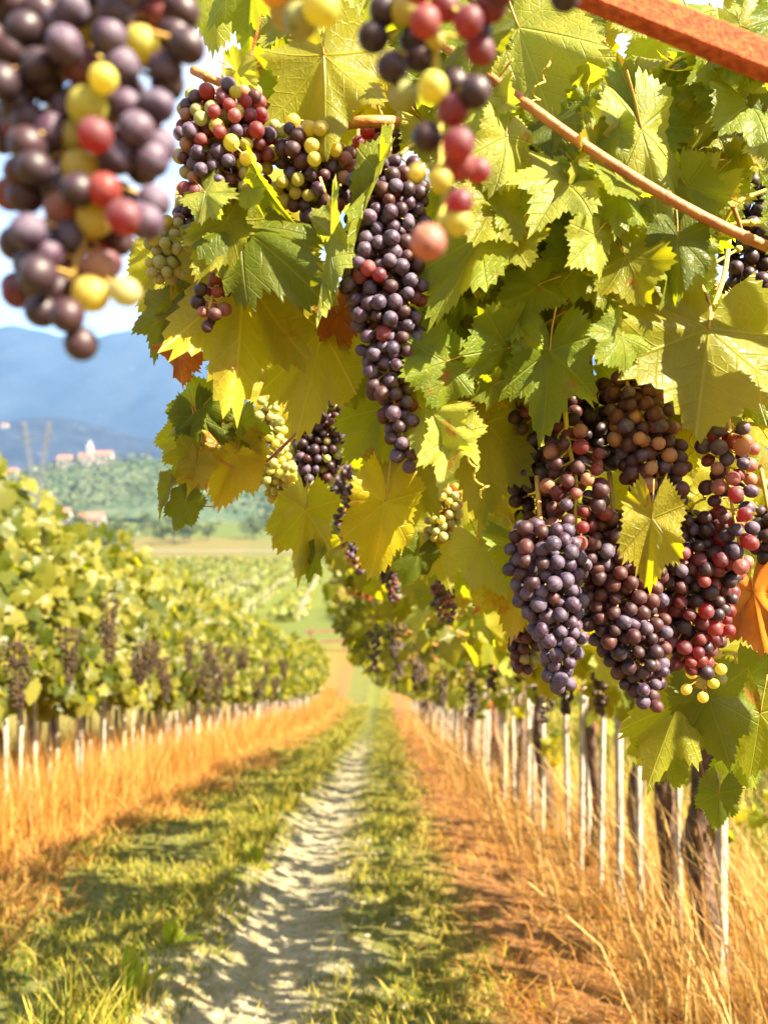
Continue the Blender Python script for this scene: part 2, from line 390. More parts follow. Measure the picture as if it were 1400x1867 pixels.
# ------------------------------------------------------------------ ground and setting
def build_ground():
    xs = np.concatenate([-np.geomspace(2600, 4.6, 40), np.arange(-4.5, 4.51, .09), np.geomspace(4.6, 2600, 40)])
    ys = np.concatenate([np.arange(-60, -2, 4.), np.arange(-2, 12, .1), np.arange(12, 45, .35), np.geomspace(45, 4300, 90)])
    X, Y = np.meshgrid(xs, ys); Z = gz(X, Y)
    near = (Y < 30) & (np.abs(X) < 5)
    Z = Z + np.where(near, .008 * RNG.standard_normal(X.shape), 0)
    V = np.stack([X, Y, Z], -1).reshape(-1, 3); nx = len(xs)
    i = (np.arange(len(ys) - 1)[:, None] * nx + np.arange(nx - 1)[None]).ravel()
    F4 = np.stack([i, i + 1, i + nx + 1, i + nx], -1)
    t = NT('ground_soil'); p = t.pos(); sp = t.n('ShaderNodeSeparateXYZ'); t.set(sp.inputs[0], p)
    n1 = t.noise(p, 1.6, 5, .6); n2 = t.noise(p, 14, 6, .65); n3 = t.noise(p, .012, 3, .5)
    x = t.math('ADD', sp.outputs[0], t.math('MULTIPLY_ADD', n1, .5, -.25))
    xw = t.math('MULTIPLY_ADD', x, .1, .5)              # x from -5..5 to 0..1
    def q(v): return .5 + v * .1
    straw = (.25, .105, .018); straw2 = (.17, .066, .018); grass = (.070, .085, .012); soil = (.24, .19, .11); gr2 = (.135, .115, .018)
    zone = t.ramp(xw, [(q(-4.5), gr2), (q(-3.4), straw), (q(-2.35), straw2), (q(-1.95), straw2), (q(-1.7), grass), (q(-.85), grass), (q(-.66), soil), (q(-.22), soil),
                       (q(-.08), grass), (q(.22), gr2), (q(.42), straw2), (q(.8), straw2), (q(1.3), straw), (q(2.4), gr2), (q(4.9), grass)])
    nearc = t.mix(t.ramp(n2, [(.3, 0.0), (.7, .75)]), zone, t.mix(.35, zone, (.30, .22, .11)))
    nearc = t.mix(t.ramp(t.noise(p, 40, 5, .7), [(.35, .5), (.6, 0.0)]), nearc, t.mix(.7, nearc, (.06, .045, .03)))
    # farther: fields in bands
    vo = t.n('ShaderNodeTexVoronoi'); vo.inputs['Scale'].default_value = .010
    m = t.n('ShaderNodeMapping'); m.inputs['Scale'].default_value = (1, .55, 0); t.set(m.inputs['Vector'], p); t.set(vo.inputs['Vector'], m.outputs[0])
    sv = t.n('ShaderNodeSeparateXYZ'); t.set(sv.inputs[0], vo.outputs['Color'])
    field = t.ramp(sv.outputs[0], [(0, (.065, .085, .016)), (.3, (.10, .11, .018)), (.5, (.115, .115, .022)), (.7, (.075, .095, .018)), (1, (.15, .105, .035))])
    field = t.mix(t.ramp(t.noise(p, .5, 5, .6), [(.35, .35), (.65, 0.0)]), field, (.05, .07, .02))
    ff = t.math('MULTIPLY', t.math('SUBTRACT', sp.outputs[1], 38.0), .03, clamp=True)
    col = t.mix(ff, nearc, field)
    h = t.math('ADD', n2, t.math('MULTIPLY', t.noise(p, 55, 4, .6), .5))
    mat = t.done(t.bsdf(col, .95, .05, t.bump(h, .6, .03)))
    o = obj('ground', np_mesh('ground', V, [F4], mat, True)); tag(o, 'sloping vineyard ground with worn grass, straw and bare soil', 'ground', kind='structure')
    # wheel track: pale bare dirt sheet
    xs = np.linspace(-.92, .06, 26); ys = np.concatenate([np.arange(.8, 14, .08), np.arange(14, 60, .5)])
    X, Y = np.meshgrid(xs, ys); edge = .07 * np.sin(Y * 2.1) + .05 * np.sin(Y * 5.3 + 1)
    X2 = X + edge * np.clip(1 - (X + .74) / .58 * 2, -1, 1)
    Z = gz(X2, Y) + .012 - .03 * np.abs((X + .43) / .49) ** 6 + .002 * RNG.standard_normal(X.shape)
    V = np.stack([X2, Y, Z], -1).reshape(-1, 3); nx = len(xs)
    i = (np.arange(len(ys) - 1)[:, None] * nx + np.arange(nx - 1)[None]).ravel()
    t = NT('dry_dirt'); p = t.pos(); n2 = t.noise(p, 9, 6, .65); n3 = t.noise(p, 45, 5, .7)
    c = t.mix(t.ramp(n2, [(.35, 0.0), (.65, 1.0)]), (.31, .27, .17), (.16, .14, .075))
    c = t.mix(t.ramp(n3, [(.36, .7), (.5, 0.0)]), c, (.14, .11, .06))
    sx_ = t.n('ShaderNodeSeparateXYZ'); t.set(sx_.inputs[0], p)
    ed = t.math('ADD', t.math('MULTIPLY_ADD', t.math('SUBTRACT', sx_.outputs[1], 5.5, clamp=False), .055, t.math('MULTIPLY', t.math('ABSOLUTE', t.math('ADD', sx_.outputs[0], .43)), 2.2)), t.math('MULTIPLY_ADD', t.noise(p, 3.1, 5, .6), 2.4, -1.2))
    c = t.mix(t.ramp(ed, [(.35, 0.0), (.85, .95)]), c, (.085, .09, .017))
    mat = t.done(t.bsdf(c, .95, .05, t.bump(t.math('ADD', n2, n3), .6, .02)))
    tag(obj('dirt_path', np_mesh('dirt_path', V, [np.stack([i, i + 1, i + nx + 1, i + nx], -1)], mat, True)), 'pale bare wheel track of dry dirt down the slope', 'path', kind='structure')
build_ground()

def fbm(x, y, oct=5, s=1.0, seed=0):
    rg = np.random.default_rng(seed); out = 0; a = 1.0
    for o in range(oct):
        for _ in range(3):
            th = rg.uniform(0, 6.28); ph = rg.uniform(0, 6.28); k = s * 2 ** o * rg.uniform(.7, 1.3)
            out = out + a * np.sin(k * (x * math.cos(th) + y * math.sin(th)) + ph)
        a *= .5
    return out / 4
def heightfield(name, x0, x1, y0, y1, nx, ny, fn, mat, label, cat):
    X, Y = np.meshgrid(np.linspace(x0, x1, nx), np.linspace(y0, y1, ny)); Z = fn(X, Y)
    V = np.stack([X, Y, Z], -1).reshape(-1, 3)
    i = (np.arange(ny - 1)[:, None] * nx + np.arange(nx - 1)[None]).ravel()
    o = obj(name, np_mesh(name, V, [np.stack([i, i + 1, i + nx + 1, i + nx], -1)], mat, True)); tag(o, label, cat, kind='structure'); return o
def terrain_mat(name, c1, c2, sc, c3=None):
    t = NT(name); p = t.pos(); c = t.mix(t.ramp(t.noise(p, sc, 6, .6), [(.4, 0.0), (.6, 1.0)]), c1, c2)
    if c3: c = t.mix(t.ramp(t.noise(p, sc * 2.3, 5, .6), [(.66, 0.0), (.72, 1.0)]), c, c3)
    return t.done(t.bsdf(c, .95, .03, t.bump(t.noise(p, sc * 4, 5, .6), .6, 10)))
def gauss(x, c, s): return np.exp(-((x - c) / s) ** 2)
def mountains(X, Y):
    prof = 560 + 90 * gauss(X, -1280, 260) + 110 * gauss(X, -880, 230) + 40 * gauss(X, -250, 400) + 70 * np.sin(X / 310.)
    return prof * np.clip((Y - 2300) / 750, 0, 1) ** .8 * np.clip((4000 - Y) / 700, 0, 1) ** .5 + 70 * fbm(X, Y, 5, .006, 3) * np.clip((Y - 2300) / 300, 0, 1) - 5
heightfield('mountain', -2500, 2500, 2250, 4000, 200, 60, mountains, terrain_mat('mountain_rock_hazed', (.022, .032, .050), (.034, .045, .062), .004, (.10, .11, .12)), 'hazy blue mountain range beyond the valley', 'mountain')  # blue of the distant haze is partly put into the rock colour
def ridge(X, Y):
    return (190 + 25 * np.sin(X / 170. + 1) + 14 * np.sin(X / 61.)) * np.clip((Y - 1250) / 430, 0, 1) ** .9 * np.clip((2200 - Y) / 350, 0, 1) ** .5 + 12 * fbm(X, Y, 5, .02, 5) - 8
heightfield('wooded_ridge', -2400, 2400, 1200, 2200, 180, 40, ridge, terrain_mat('ridge_woods_hazed', (.020, .026, .042), (.030, .038, .052), .02, (.10, .095, .10)), 'dark blue wooded ridge below the mountains', 'hill')  # woods coloured bluish to carry some of the haze tint
def knoll_h(X, Y):
    return gz(X, Y) - 3 + 56 * gauss(X, -255, 230) * gauss(Y, 860, 110) + 26 * gauss(X, 60, 260) * gauss(Y, 900, 120) + 3 * fbm(X, Y, 4, .05, 8)
heightfield('town_hill', -800, 700, 690, 1060, 120, 50, knoll_h, terrain_mat('hill_scrub', (.05, .075, .035), (.085, .10, .05), .03), 'low wooded hill carrying the small town', 'hill')

# ------------------------------------------------------------------ grass (stuff)
def blades(name, n, xr, yr, ypow, hr, wid, lean, mat, label, dens=None, lean_dir=None, seed=1, scale_far=.09, zoff=-.01):
    rg = np.random.default_rng(seed)
    u = rg.random(n) ** ypow; Y = yr[0] + (yr[1] - yr[0]) * u
    X = xr[0] + (xr[1] - xr[0]) * rg.random(n)
    if dens is not None:
        k = rg.random(n) < dens(X, Y); X, Y = X[k], Y[k]; n = len(X)
    H = rg.uniform(hr[0], hr[1], n) * (1 + .25 * rg.standard_normal(n)).clip(.5, 1.7)
    W = wid * (1 + scale_far * Y) * rg.uniform(.6, 1.4, n)
    az = rg.uniform(0, 2 * np.pi, n) if lean_dir is None else lean_dir + rg.normal(0, .9, n)
    ln = np.abs(rg.normal(lean[0], lean[1], n))
    fa = rg.uniform(0, 2 * np.pi, n)
    Z = gz(X, Y) + zoff
    ts = np.array([0, .4, .75, 1.0]); V = np.zeros((n, 7, 3)); 
    for j, tt in enumerate(ts):
        off = ln * H * tt ** 1.8; zz = Z + H * tt * np.sqrt(np.clip(1 - (ln * tt * .6) ** 2, .05, 1))
        cx = X + np.cos(az) * off; cy_ = Y + np.sin(az) * off
        if j < 3:
            ww = W * (1, .85, .5)[j] * .5
            V[:, 2 * j] = np.stack([cx - np.cos(fa) * ww, cy_ - np.sin(fa) * ww, zz], -1); V[:, 2 * j + 1] = np.stack([cx + np.cos(fa) * ww, cy_ + np.sin(fa) * ww, zz], -1)
        else: V[:, 6] = np.stack([cx, cy_, zz], -1)
    b = np.arange(n)[:, None] * 7
    q = np.concatenate([b + np.array([0, 1, 3, 2]), b + np.array([2, 3, 5, 4])]); t3 = b + np.array([4, 5, 6])
    me = np_mesh(name, V.reshape(-1, 3), [t3, q], mat, False, rnd=np.repeat(rg.random(n), 7))
    o = obj(name, me); tag(o, label, 'grass', kind='stuff'); return o
def grass_mat(name, stops, tr, tmix=.22):
    t = NT(name); r = t.rnd(); c = t.ramp(r, stops)
    return t.done(t.mixsh(tmix, t.bsdf(c, .6, .2), t.trans(t.ramp(r, tr))))
DRY = grass_mat('dry_straw', [(0, (.19, .068, .010)), (.3, (.28, .115, .015)), (.6, (.34, .165, .028)), (.85, (.42, .26, .075)), (1, (.08, .032, .009))], [(0, (.58, .30, .03)), (1, (.70, .46, .09))])
GREEN = grass_mat('green_grass', [(0, (.045, .078, .006)), (.25, (.10, .115, .007)), (.5, (.19, .170, .011)), (1, (.36, .26, .05))], [(0, (.18, .24, .012)), (1, (.36, .32, .025))])
def patchy(X, Y, a=.5): return np.clip(.55 + a * (np.sin(X * 4.1 + 1.7 * np.sin(Y * 1.3)) * np.sin(Y * 2.3 + X)) , .05, 1)
blades('dry_grass', 19000, (.84, 2.1), (1.75, 34), 2.2, (.10, .30), .0032, (.6, .3), DRY, 'tall dry golden grass along the foot of the right vine row', lambda X, Y: np.clip((X - .72) / .45, .05, 1) * np.clip(.55 + .6 * np.sin(X * 6 + 2 * np.sin(Y * 1.9)) * np.sin(Y * 3.7 + X), .12, 1), lean_dir=math.pi * 1.02, seed=3)
blades('dry_grass', 46000, (-4.3, -2.15), (4.0, 40), 1.9, (.28, .62), .0036, (.30, .2), DRY, 'tall dry golden grass along the foot of the left vine row', lambda X, Y: np.clip((-1.95 - X) / .5, .1, 1), seed=4)
STALK = grass_mat('seed_stalks', [(0, (.17, .06, .016)), (.3, (.36, .22, .06)), (.7, (.46, .32, .12)), (1, (.11, .045, .016))], [(0, (.4, .2, .03)), (1, (.6, .4, .1))])
blades('tall_stalks', 2600, (.74, 1.9), (1.75, 22), 2.0, (.32, .75), .0040, (.45, .3), STALK, 'single tall pale and reddish stalks standing out of the right dry grass', lean_dir=math.pi * 1.05, seed=14)
blades('straw_litter', 12000, (.10, 1.0), (1.6, 30), 2.2, (.04, .15), .0034, (1.4, .5), DRY, 'short flattened orange straw beside the grassy track', lambda X, Y: np.clip((X - .28 + .16 * np.sin(Y * 2.9 + 1.5 * np.sin(Y * .9))) / .3, .02, 1), seed=5)
blades('straw_litter', 30000, (-2.45, -1.40), (2.6, 38), 1.9, (.06, .18), .004, (1.0, .4), DRY, 'short flattened orange straw under the left grass bank', lambda X, Y: np.clip((-1.55 - X + .28 * np.sin(Y * 2.3 + 1.5 * np.sin(Y * .8)) + .1 * np.sin(Y * 7)) / .35, .02, 1), seed=6)
blades('short_grass', 95000, (-2.05, -.62), (1.9, 36), 2.0, (.025, .07), .0055, (.6, .3), GREEN, 'short patchy green grass between dirt rut and straw', lambda X, Y: patchy(X, Y), seed=7)
blades('short_grass', 60000, (-.30, .52), (1.9, 40), 2.0, (.025, .075), .0052, (.7, .3), GREEN, 'short worn green grass right of the dirt rut', lambda X, Y: patchy(X, Y, .45) * np.clip((X + .34) / .2, .1, 1) * np.clip((.5 - X) / .3, .1, 1), seed=8)
blades('short_grass', 26000, (-.72, -.12), (1.6, 40), 2.0, (.015, .05), .004, (.8, .3), GREEN, 'thin scattered grass in the pale dirt rut', lambda X, Y: np.clip(np.sin(X * 5 + 2 * np.sin(Y * 1.7)) * np.sin(Y * 2.9 + 2 * X) + .1, 0, 1), seed=12)
blades('grass_verge', 15000, (-.98, -.72), (1.6, 26), 2.0, (.07, .18), .0055, (.5, .3), GREEN, 'taller green grass fringe on the left lip of the rut', lambda X, Y: np.clip(.2 + 1.1 * np.sin(Y * 3.1 + 2 * np.sin(Y * .9)), .03, 1), seed=9)
blades('meadow_grass', 22000, (2.0, 9), (2.2, 40), 1.6, (.10, .35), .009, (.4, .3), GREEN, 'green and yellow grass in the next alley beyond the right stakes', seed=10)

# ------------------------------------------------------------------ grape bunches
OCC = [(1270, 690, 120, 105, .80), (570, 190, 85, 95, .80), (1220, 310, 50, 100, .78), (1160, 160, 65, 80, .84), (985, 140, 60, 95, .85), (1035, 580, 50, 80, .9), (545, 710, 70, 105, .88), (400, 640, 80, 120, .85), (735, 920, 45, 85, .87), (690, 985, 40, 70, .82), (880, 860, 45, 90, .88)]          # (cx, cy, rx, ry, depth): keep random leaves out of the way of what the photo shows
STEMROOT = {}
def bunch(label, spine, D, d, mix, n, depth=.75, jitter=.25, group=None, stemcol=None, seed=0, top=None, big=False, fill=.86, tipmix=None, loose=0):
    """spine: (px, py, width_px); d: grape diameter in photo pixels; mix: string of colour letters"""
    rg = random.Random(seed * 17 + 5); s = D / F
    r0 = d * s * .5; k0 = r0 / .0075
    P = [(at(x, y, D), wd * s * .5) for x, y, wd in spine]
    seg = []; tot = 0
    for a, b in zip(P[:-1], P[1:]):
        l = (b[0] - a[0]).length; vol = l * (max(a[1], b[1]) + .5 * r0); seg.append((tot, vol, a, b)); tot += vol
    pts = []; cell = {}; cs = 2 * r0
    def ok(p, md):
        c = tuple(int(math.floor(v / cs)) for v in p)
        for i in (-1, 0, 1):
            for j in (-1, 0, 1):
                for k in (-1, 0, 1):
                    for qv in cell.get((c[0] + i, c[1] + j, c[2] + k), ()):
                        if (qv - p).length < md: return False
        return True
    tries = 0
    n = min(296, int(n * 1.22))
    while len(pts) < n and tries < n * 130:
        tries += 1
        u = rg.random() * tot
        for (o_, v_, a, b) in seg:
            if u <= o_ + v_: break
        t = (u - o_) / v_; c = a[0].lerp(b[0], t); rr = a[1] + (b[1] - a[1]) * t
        rho = max(0, rr - r0) * (1 - rg.random() ** 2 * .55)
        th = rg.uniform(0, 2 * math.pi)
        ax = (b[0] - a[0]).normalized(); ex = Vector((1, 0, 0)); ex = (ex - ax * ex.dot(ax)).normalized(); ey = ax.cross(ex)
        p = c + ex * (rho * math.cos(th)) + ey * (rho * depth * math.sin(th)) + Vector((rg.gauss(0, 1), rg.gauss(0, 1), rg.gauss(0, 1))) * r0 * jitter
        md = 2 * r0 * fill * (1 if tries < n * 60 else .92)
        if ok(p, md):
            cc = tuple(int(math.floor(v / cs)) for v in p); cell.setdefault(cc, []).append(p)
            y = (933.5 - p.z / p.y * F)
            tt = (y - spine[0][1]) / max(1, spine[-1][1] - spine[0][1])
            m = tipmix if (tipmix and rg.random() < tt * 1.2 - .1) else mix
            q_ = p / r0; v_ = .5 + .30 * math.sin(.55 * q_.x + 1.3 * seed) * math.sin(.5 * q_.z + seed) + .2 * math.sin(.9 * q_.y + .4 * q_.x) + rg.gauss(0, .22)
            pts.append((p, m[int(min(.999, max(0, v_)) * len(m))], rg.uniform(.80, 1.08), c))
    return assemble(label, pts, [p[0] for p in P], k0, group, stemcol, top, big, rg)
def assemble(label, pts, spine, k0, group, stemcol, top, big, rg):
    topp = top if top is not None else spine[0] + Vector((0, .02, .05))
    e = empty('grape_bunch', topp, label, 'grape bunch', group)
    inv = -topp
    src = GRAPE_BIG if big else GRAPE
    b = MB()
    path = bez([topp] + spine, 4)
    path = [p + inv for p in path]
    b.tube(path, list(np.linspace(.0026, .0012, len(path))), 6)
    for p, c, sc, ctr in pts:
        q = p + inv
        o = bpy.data.objects.new('grape', src[c]); COL.objects.link(o); o.parent = e
        # axis of the grape: stalk end towards the rachis
        near = min(path, key=lambda v: (v - q).length - .35 * (v.z - q.z))
        ax = (near - q); ax = ax.normalized() if ax.length > 1e-6 else Vector((0, 0, 1))
        ax = (ax + Vector((rg.gauss(0, .25), rg.gauss(0, .25), rg.gauss(0, .25) + .2))).normalized()
        k = k0 * sc
        o.matrix_local = Matrix.LocRotScale(q, ax.to_track_quat('Z', 'Y'), Vector((k * rg.uniform(.95, 1.03), k * rg.uniform(.95, 1.03), k * rg.uniform(.96, 1.08))))
        b.tube([near, near.lerp(q, .5) + Vector((0, 0, .002)), q + ax * .0074 * k], [.0010, .0008, .0011], 4, cap=False)
    obj('stem', b.mesh('stem', stemcol or RACHIS, True), e)
    return e
def explicit_bunch(label, glist, D, d, spine, group, seed, extra=(), top=None, stemcol=None, zspread=.010, zoff=None):
    rg = random.Random(seed); s = D / F; r0 = d * s * .5; pts = []
    for i, g in enumerate(glist):
        x, y, c = g[:3]; sc = g[3] if len(g) > 3 else 1.0
        DD = D + (rg.uniform(-zspread, zspread) if len(g) < 5 else g[4])
        p = at(x, y, DD); pts.append((p, c, sc * rg.uniform(.95, 1.04), p))
    for (x, y, c, dz) in extra:
        p = at(x, y, D + dz); pts.append((p, c, rg.uniform(.9, 1.02), p))
    return assemble(label, pts, [at(x, y, D + .008) for x, y in spine], r0 / .0075, group, stemcol, top, True, rg)

FG = 'blurred grape bunches hanging close to the camera'
zA = lambda l: [((x / 2.8), (y / 2.8)) + tuple(r) for x, y, *r in l]
A = zA([(595, 40, 'P'), (380, 50, 'P'), (300, 110, 'P'), (330, 230, 'P'), (560, 180, 'P'), (700, 50, 'P'), (820, 80, 'R'), (725, 225, 'Y', 1.06), (420, 350, 'R'), (620, 335, 'P'),
        (845, 350, 'P'), (900, 190, 'K'), (955, 235, 'K'), (240, 440, 'K'), (90, 540, 'K'), (260, 670, 'P'), (140, 740, 'K'), (450, 545, 'Y', 1.1), (385, 700, 'Y'), (490, 690, 'R'),
        (345, 560, 'P'), (635, 540, 'P'), (800, 540, 'P'), (700, 660, 'P'), (595, 800, 'P'), (770, 810, 'P'), (810, 740, 'P'), (410, 860, 'Y', 1.04), (285, 925, 'P'), (130, 1000, 'K'),
        (110, 885, 'B'), (320, 1060, 'I'), (535, 970, 'R'), (485, 1115, 'Y', 1.02), (640, 1110, 'R'), (785, 1030, 'P'), (150, 1185, 'P'), (350, 1210, 'P'), (245, 1300, 'P'), (510, 1370, 'I'),
        (290, 1485, 'B'), (465, 1500, 'Y'), (640, 1490, 'G', .9), (215, 1590, 'K'), (345, 1610, 'K'), (415, 1755, 'K'), (200, 1400, 'K'), (740, 1130, 'P'),
        (30, 120, 'K'), (130, 150, 'K'), (200, 60, 'K'), (60, 260, 'K'), (160, 260, 'K'), (200, 340, 'K'), (15, 420, 'K'), (120, 440, 'K'), (60, 10, 'K'), (500, -60, 'P'), (650, -70, 'P'),
        (290, -40, 'G'), (820, -60, 'B'), (930, 60, 'K'), (430, 150, 'Y', .8), (530, 400, 'Y', .85), (150, 620, 'K'), (400, 970, 'K'), (-40, 330, 'K'), (-60, 200, 'K'), (180, 860, 'K'), (-30, -60, 'K'), (150, -70, 'K')])
rgA = random.Random(4)
exA = []
for _ in range(75):
    y = rgA.uniform(-60, 560); tt = y / 620; x0, x1 = (-30 + 70 * max(tt, 0) , 330 - 190 * max(tt, 0) ** 1.5)
    exA.append((rgA.uniform(x0, x1), y, rgA.choice('KKKBRP' if y < 380 else 'KRB'), rgA.uniform(.018, .05)))
explicit_bunch('large blurred ripening bunch in front of the sky, dusky purple with some green grapes', A, .33, 64, [(140, -80), (140, 60), (170, 200), (170, 330), (150, 450), (120, 540), (140, 600)], FG, 3, exA, top=at(150, -260, .36))
zB = lambda l: [((450 + x / 2.8), (y / 2.8)) + tuple(r) for x, y, *r in l]
B = zB([(700, 50, 'K'), (645, 190, 'K'), (740, 345, 'K'), (910, 110, 'R'), (880, 290, 'K'), (850, 205, 'K'), (810, 50, 'Y'), (1010, 35, 'R'), (1130, 110, 'R'), (1245, 30, 'R'), (1180, 165, 'K'),
        (1190, 255, 'R'), (1055, 425, 'K'), (1160, 470, 'K'), (950, 445, 'Y', 1.05), (800, 490, 'G', .9), (1055, 560, 'R'), (920, 700, 'K', .95), (1080, 735, 'R'), (1085, 840, 'R'), (1180, 870, 'R', .85),
        (985, 915, 'Y', .85), (1085, 1035, 'R', .95), (1075, 1130, 'Y'), (925, 1235, 'I', 1.18), (870, 880, 'Y', .6), (700, -60, 'K'), (860, -50, 'R'), (1020, -80, 'R'), (1180, -60, 'K'), (960, 200, 'Y', .7), (1290, -50, 'B')])
explicit_bunch('straggly blurred bunch with dark red, yellow and pink grapes in front of the leaves', B, .36, 55, [(800, -60), (790, 60), (800, 170), (800, 280), (810, 360), (790, 430)], FG, 5, top=at(800, -220, .44), stemcol=RACHIS_G)
explicit_bunch('pale amber blurred grapes at the top edge over the leaves', [(525, 20, 'Y'), (548, 38, 'G', 1.05), (585, 12, 'Y'), (505, -20, 'O'), (560, -40, 'O'), (600, -45, 'Y'), (520, -70, 'G')], .36, 66, [(555, -120), (550, -40), (545, 20)], FG, 6, top=at(560, -220, .38), stemcol=RACHIS_G)
explicit_bunch('single black grape tip at the top edge beside the rusty beam', [(1030, -10, 'K'), (1000, -60, 'K'), (1055, -75, 'K'), (1030, -120, 'B')], .36, 60, [(1030, -180), (1030, -90), (1030, -40)], FG, 7, top=at(1030, -260, .38))

MG = 'ripening grape bunches in the near vine canopy'
def nb(label, spine, D, d, mix, n, **kw):
    xs = [p[0] for p in spine]; ys = [p[1] for p in spine]; wd = max(p[2] for p in spine)
    for (a, b) in zip(spine[:-1], spine[1:]):
        OCC.append(((a[0] + b[0]) / 2, (a[1] + b[1]) / 2, max(a[2], b[2]) / 2 + 8, abs(b[1] - a[1]) / 2 + 14, D))
    return bunch(label, spine, D, d, mix, n, group=MG, **kw)
nb('mixed purple, pink and green bunch beneath the red cane at upper left', [(405, 180, 150), (415, 240, 190), (405, 310, 180), (365, 380, 80)], .80, 27, 'PPPPBRRIIGYYG', 150, seed=1)
nb('bunch with bright yellow-green grapes below the large olive leaf', [(590, 265, 190), (560, 320, 170), (600, 390, 80)], .81, 27, 'YYYBPPIGB', 105, seed=2)
nb('red sunlit grapes clustered behind the large olive leaf', [(655, 270, 110), (700, 300, 130)], .90, 25, 'RRKPB', 34, seed=3)
nb('long dark purple bunch hanging in the centre with sunlit white tops', [(710, 310, 130), (710, 420, 160), (700, 510, 160), (712, 610, 130), (708, 680, 100), (725, 760, 76), (745, 850, 44)], .78, 28, 'PPPPPKB', 260, seed=4, tipmix='RPPB')
nb('pale green bunch at the left edge of the canopy below the big purple bunch', [(318, 410, 60), (305, 455, 90), (290, 505, 60)], .86, 24, 'GGGYG', 42, seed=5)
nb('slim dusky pink and green cluster against the left edge of dark leaves', [(350, 370, 60), (345, 430, 60), (350, 500, 40)], .87, 23, 'IGPBG', 34, seed=6)
nb('small loose cluster of red and purple grapes dangling on a yellow leaf', [(400, 500, 40), (385, 550, 75), (372, 600, 40)], .80, 25, 'RKIBK', 15, seed=7, fill=1.05)
nb('small amber yellow bunch under the dark green leaf', [(480, 480, 60), (485, 530, 75), (470, 570, 40)], .86, 27, 'OYYGO', 24, seed=8)
nb('small pale green bunch left of the large hanging yellow leaf', [(495, 590, 50), (500, 650, 60), (490, 690, 40)], 1.25, 17, 'GGYG', 55, seed=9)
nb('lower pale green bunch above the distant valley ending in yellow grapes', [(490, 730, 40), (495, 800, 60), (505, 860, 75), (512, 905, 50)], 1.22, 17, 'GGGYI', 85, seed=10, tipmix='YY')
nb('dark bunch with green specks below the tip of the hanging yellow leaf', [(605, 690, 60), (600, 770, 90), (580, 830, 100), (572, 885, 60)], 1.30, 17, 'KPPKGBB', 150, seed=11)
nb('distant dark slim bunch curving along the lower canopy edge', [(620, 850, 50), (630, 930, 60), (645, 990, 55), (660, 1045, 30)], 1.8, 12, 'KPPBI', 100, seed=12)
nb('glowing yellow bunch deep in the middle of the canopy', [(815, 890, 50), (815, 930, 70), (795, 985, 50)], 1.2, 17, 'YYGO', 44, seed=13)
nb('small dark bunch with sunlit grapes far back along the row', [(800, 1060, 40), (810, 1095, 50), (815, 1130, 30)], 1.9, 11, 'KBPI', 40, seed=14)
nb('dusky bunch behind the green leaf at the top left of the right cluster', [(985, 710, 110), (1000, 790, 165), (990, 880, 150), (975, 965, 70)], .88, 26, 'BBBPKR', 110, seed=15)
nb('loose reddish bunch with bare yellow stems in the right cluster', [(1035, 800, 90), (1050, 880, 130), (1050, 960, 110), (1075, 1040, 60)], .81, 27, 'BPRIB', 66, seed=16, fill=1.03, stemcol=RACHIS_G)
nb('brown dusty bunch under the left lobes of the largest leaf', [(1140, 690, 70), (1165, 760, 130), (1195, 850, 130), (1205, 930, 90), (1200, 985, 50)], .82, 28, 'BBIBPB', 100, seed=17, tipmix='PBI')
nb('dark dusty bunch below the largest leaf tilting to the right edge', [(1080, 700, 60), (1090, 760, 120), (1085, 850, 100)], .90, 26, 'KKB', 60, seed=18)
nb('dusky loose bunch near the right edge ending in sunlit pink grapes', [(1330, 790, 100), (1325, 850, 110), (1335, 930, 90), (1355, 1030, 60)], .82, 28, 'BBIPR', 62, seed=19, fill=1.0, tipmix='IRP')
nb('blue-black dusty bunch lowest left in the right cluster', [(985, 960, 110), (990, 1010, 160), (1005, 1090, 130), (1020, 1160, 105), (1020, 1250, 50)], .80, 28, 'PPPPPB', 150, seed=20)
nb('long dark bunch hanging lowest in the middle of the right cluster', [(1120, 950, 120), (1130, 1040, 160), (1140, 1140, 150), (1165, 1210, 120), (1185, 1280, 50)], .83, 27, 'KBBPB', 190, seed=21)
nb('dark wine-red bunch to the right of the yellow pointed leaf', [(1245, 950, 150), (1260, 1030, 190), (1265, 1120, 150), (1255, 1220, 80)], .86, 26, 'KBBPK', 190, seed=22, tipmix='RRK')
nb('small green and dusky bunch peeping out lowest at the left of the right cluster', [(965, 1130, 60), (960, 1180, 70), (955, 1225, 50)], .92, 22, 'BGBGI', 38, seed=23)
nb('few bright yellow-green grapes below the wine-red bunch', [(1290, 1180, 60), (1280, 1220, 100), (1285, 1255, 50)], .90, 23, 'YYG', 13, seed=24, fill=1.25, jitter=.8)
nb('black bunch deep in shade at the upper right edge', [(1390, 340, 100), (1375, 430, 130), (1375, 520, 120), (1385, 580, 60)], 1.0, 27, 'KKKB', 80, seed=25)
nb('dark bunch cut off by the right edge beside the sunlit pink grapes', [(1400, 930, 60), (1405, 980, 90), (1395, 1020, 40)], .9, 26, 'KB', 34, seed=26)
nb('small dark bunch hanging at the far lower edge of the leaf roof', [(700, 1030, 24), (712, 1060, 30), (720, 1100, 16)], 2.6, 9, 'KBR', 40, seed=27)

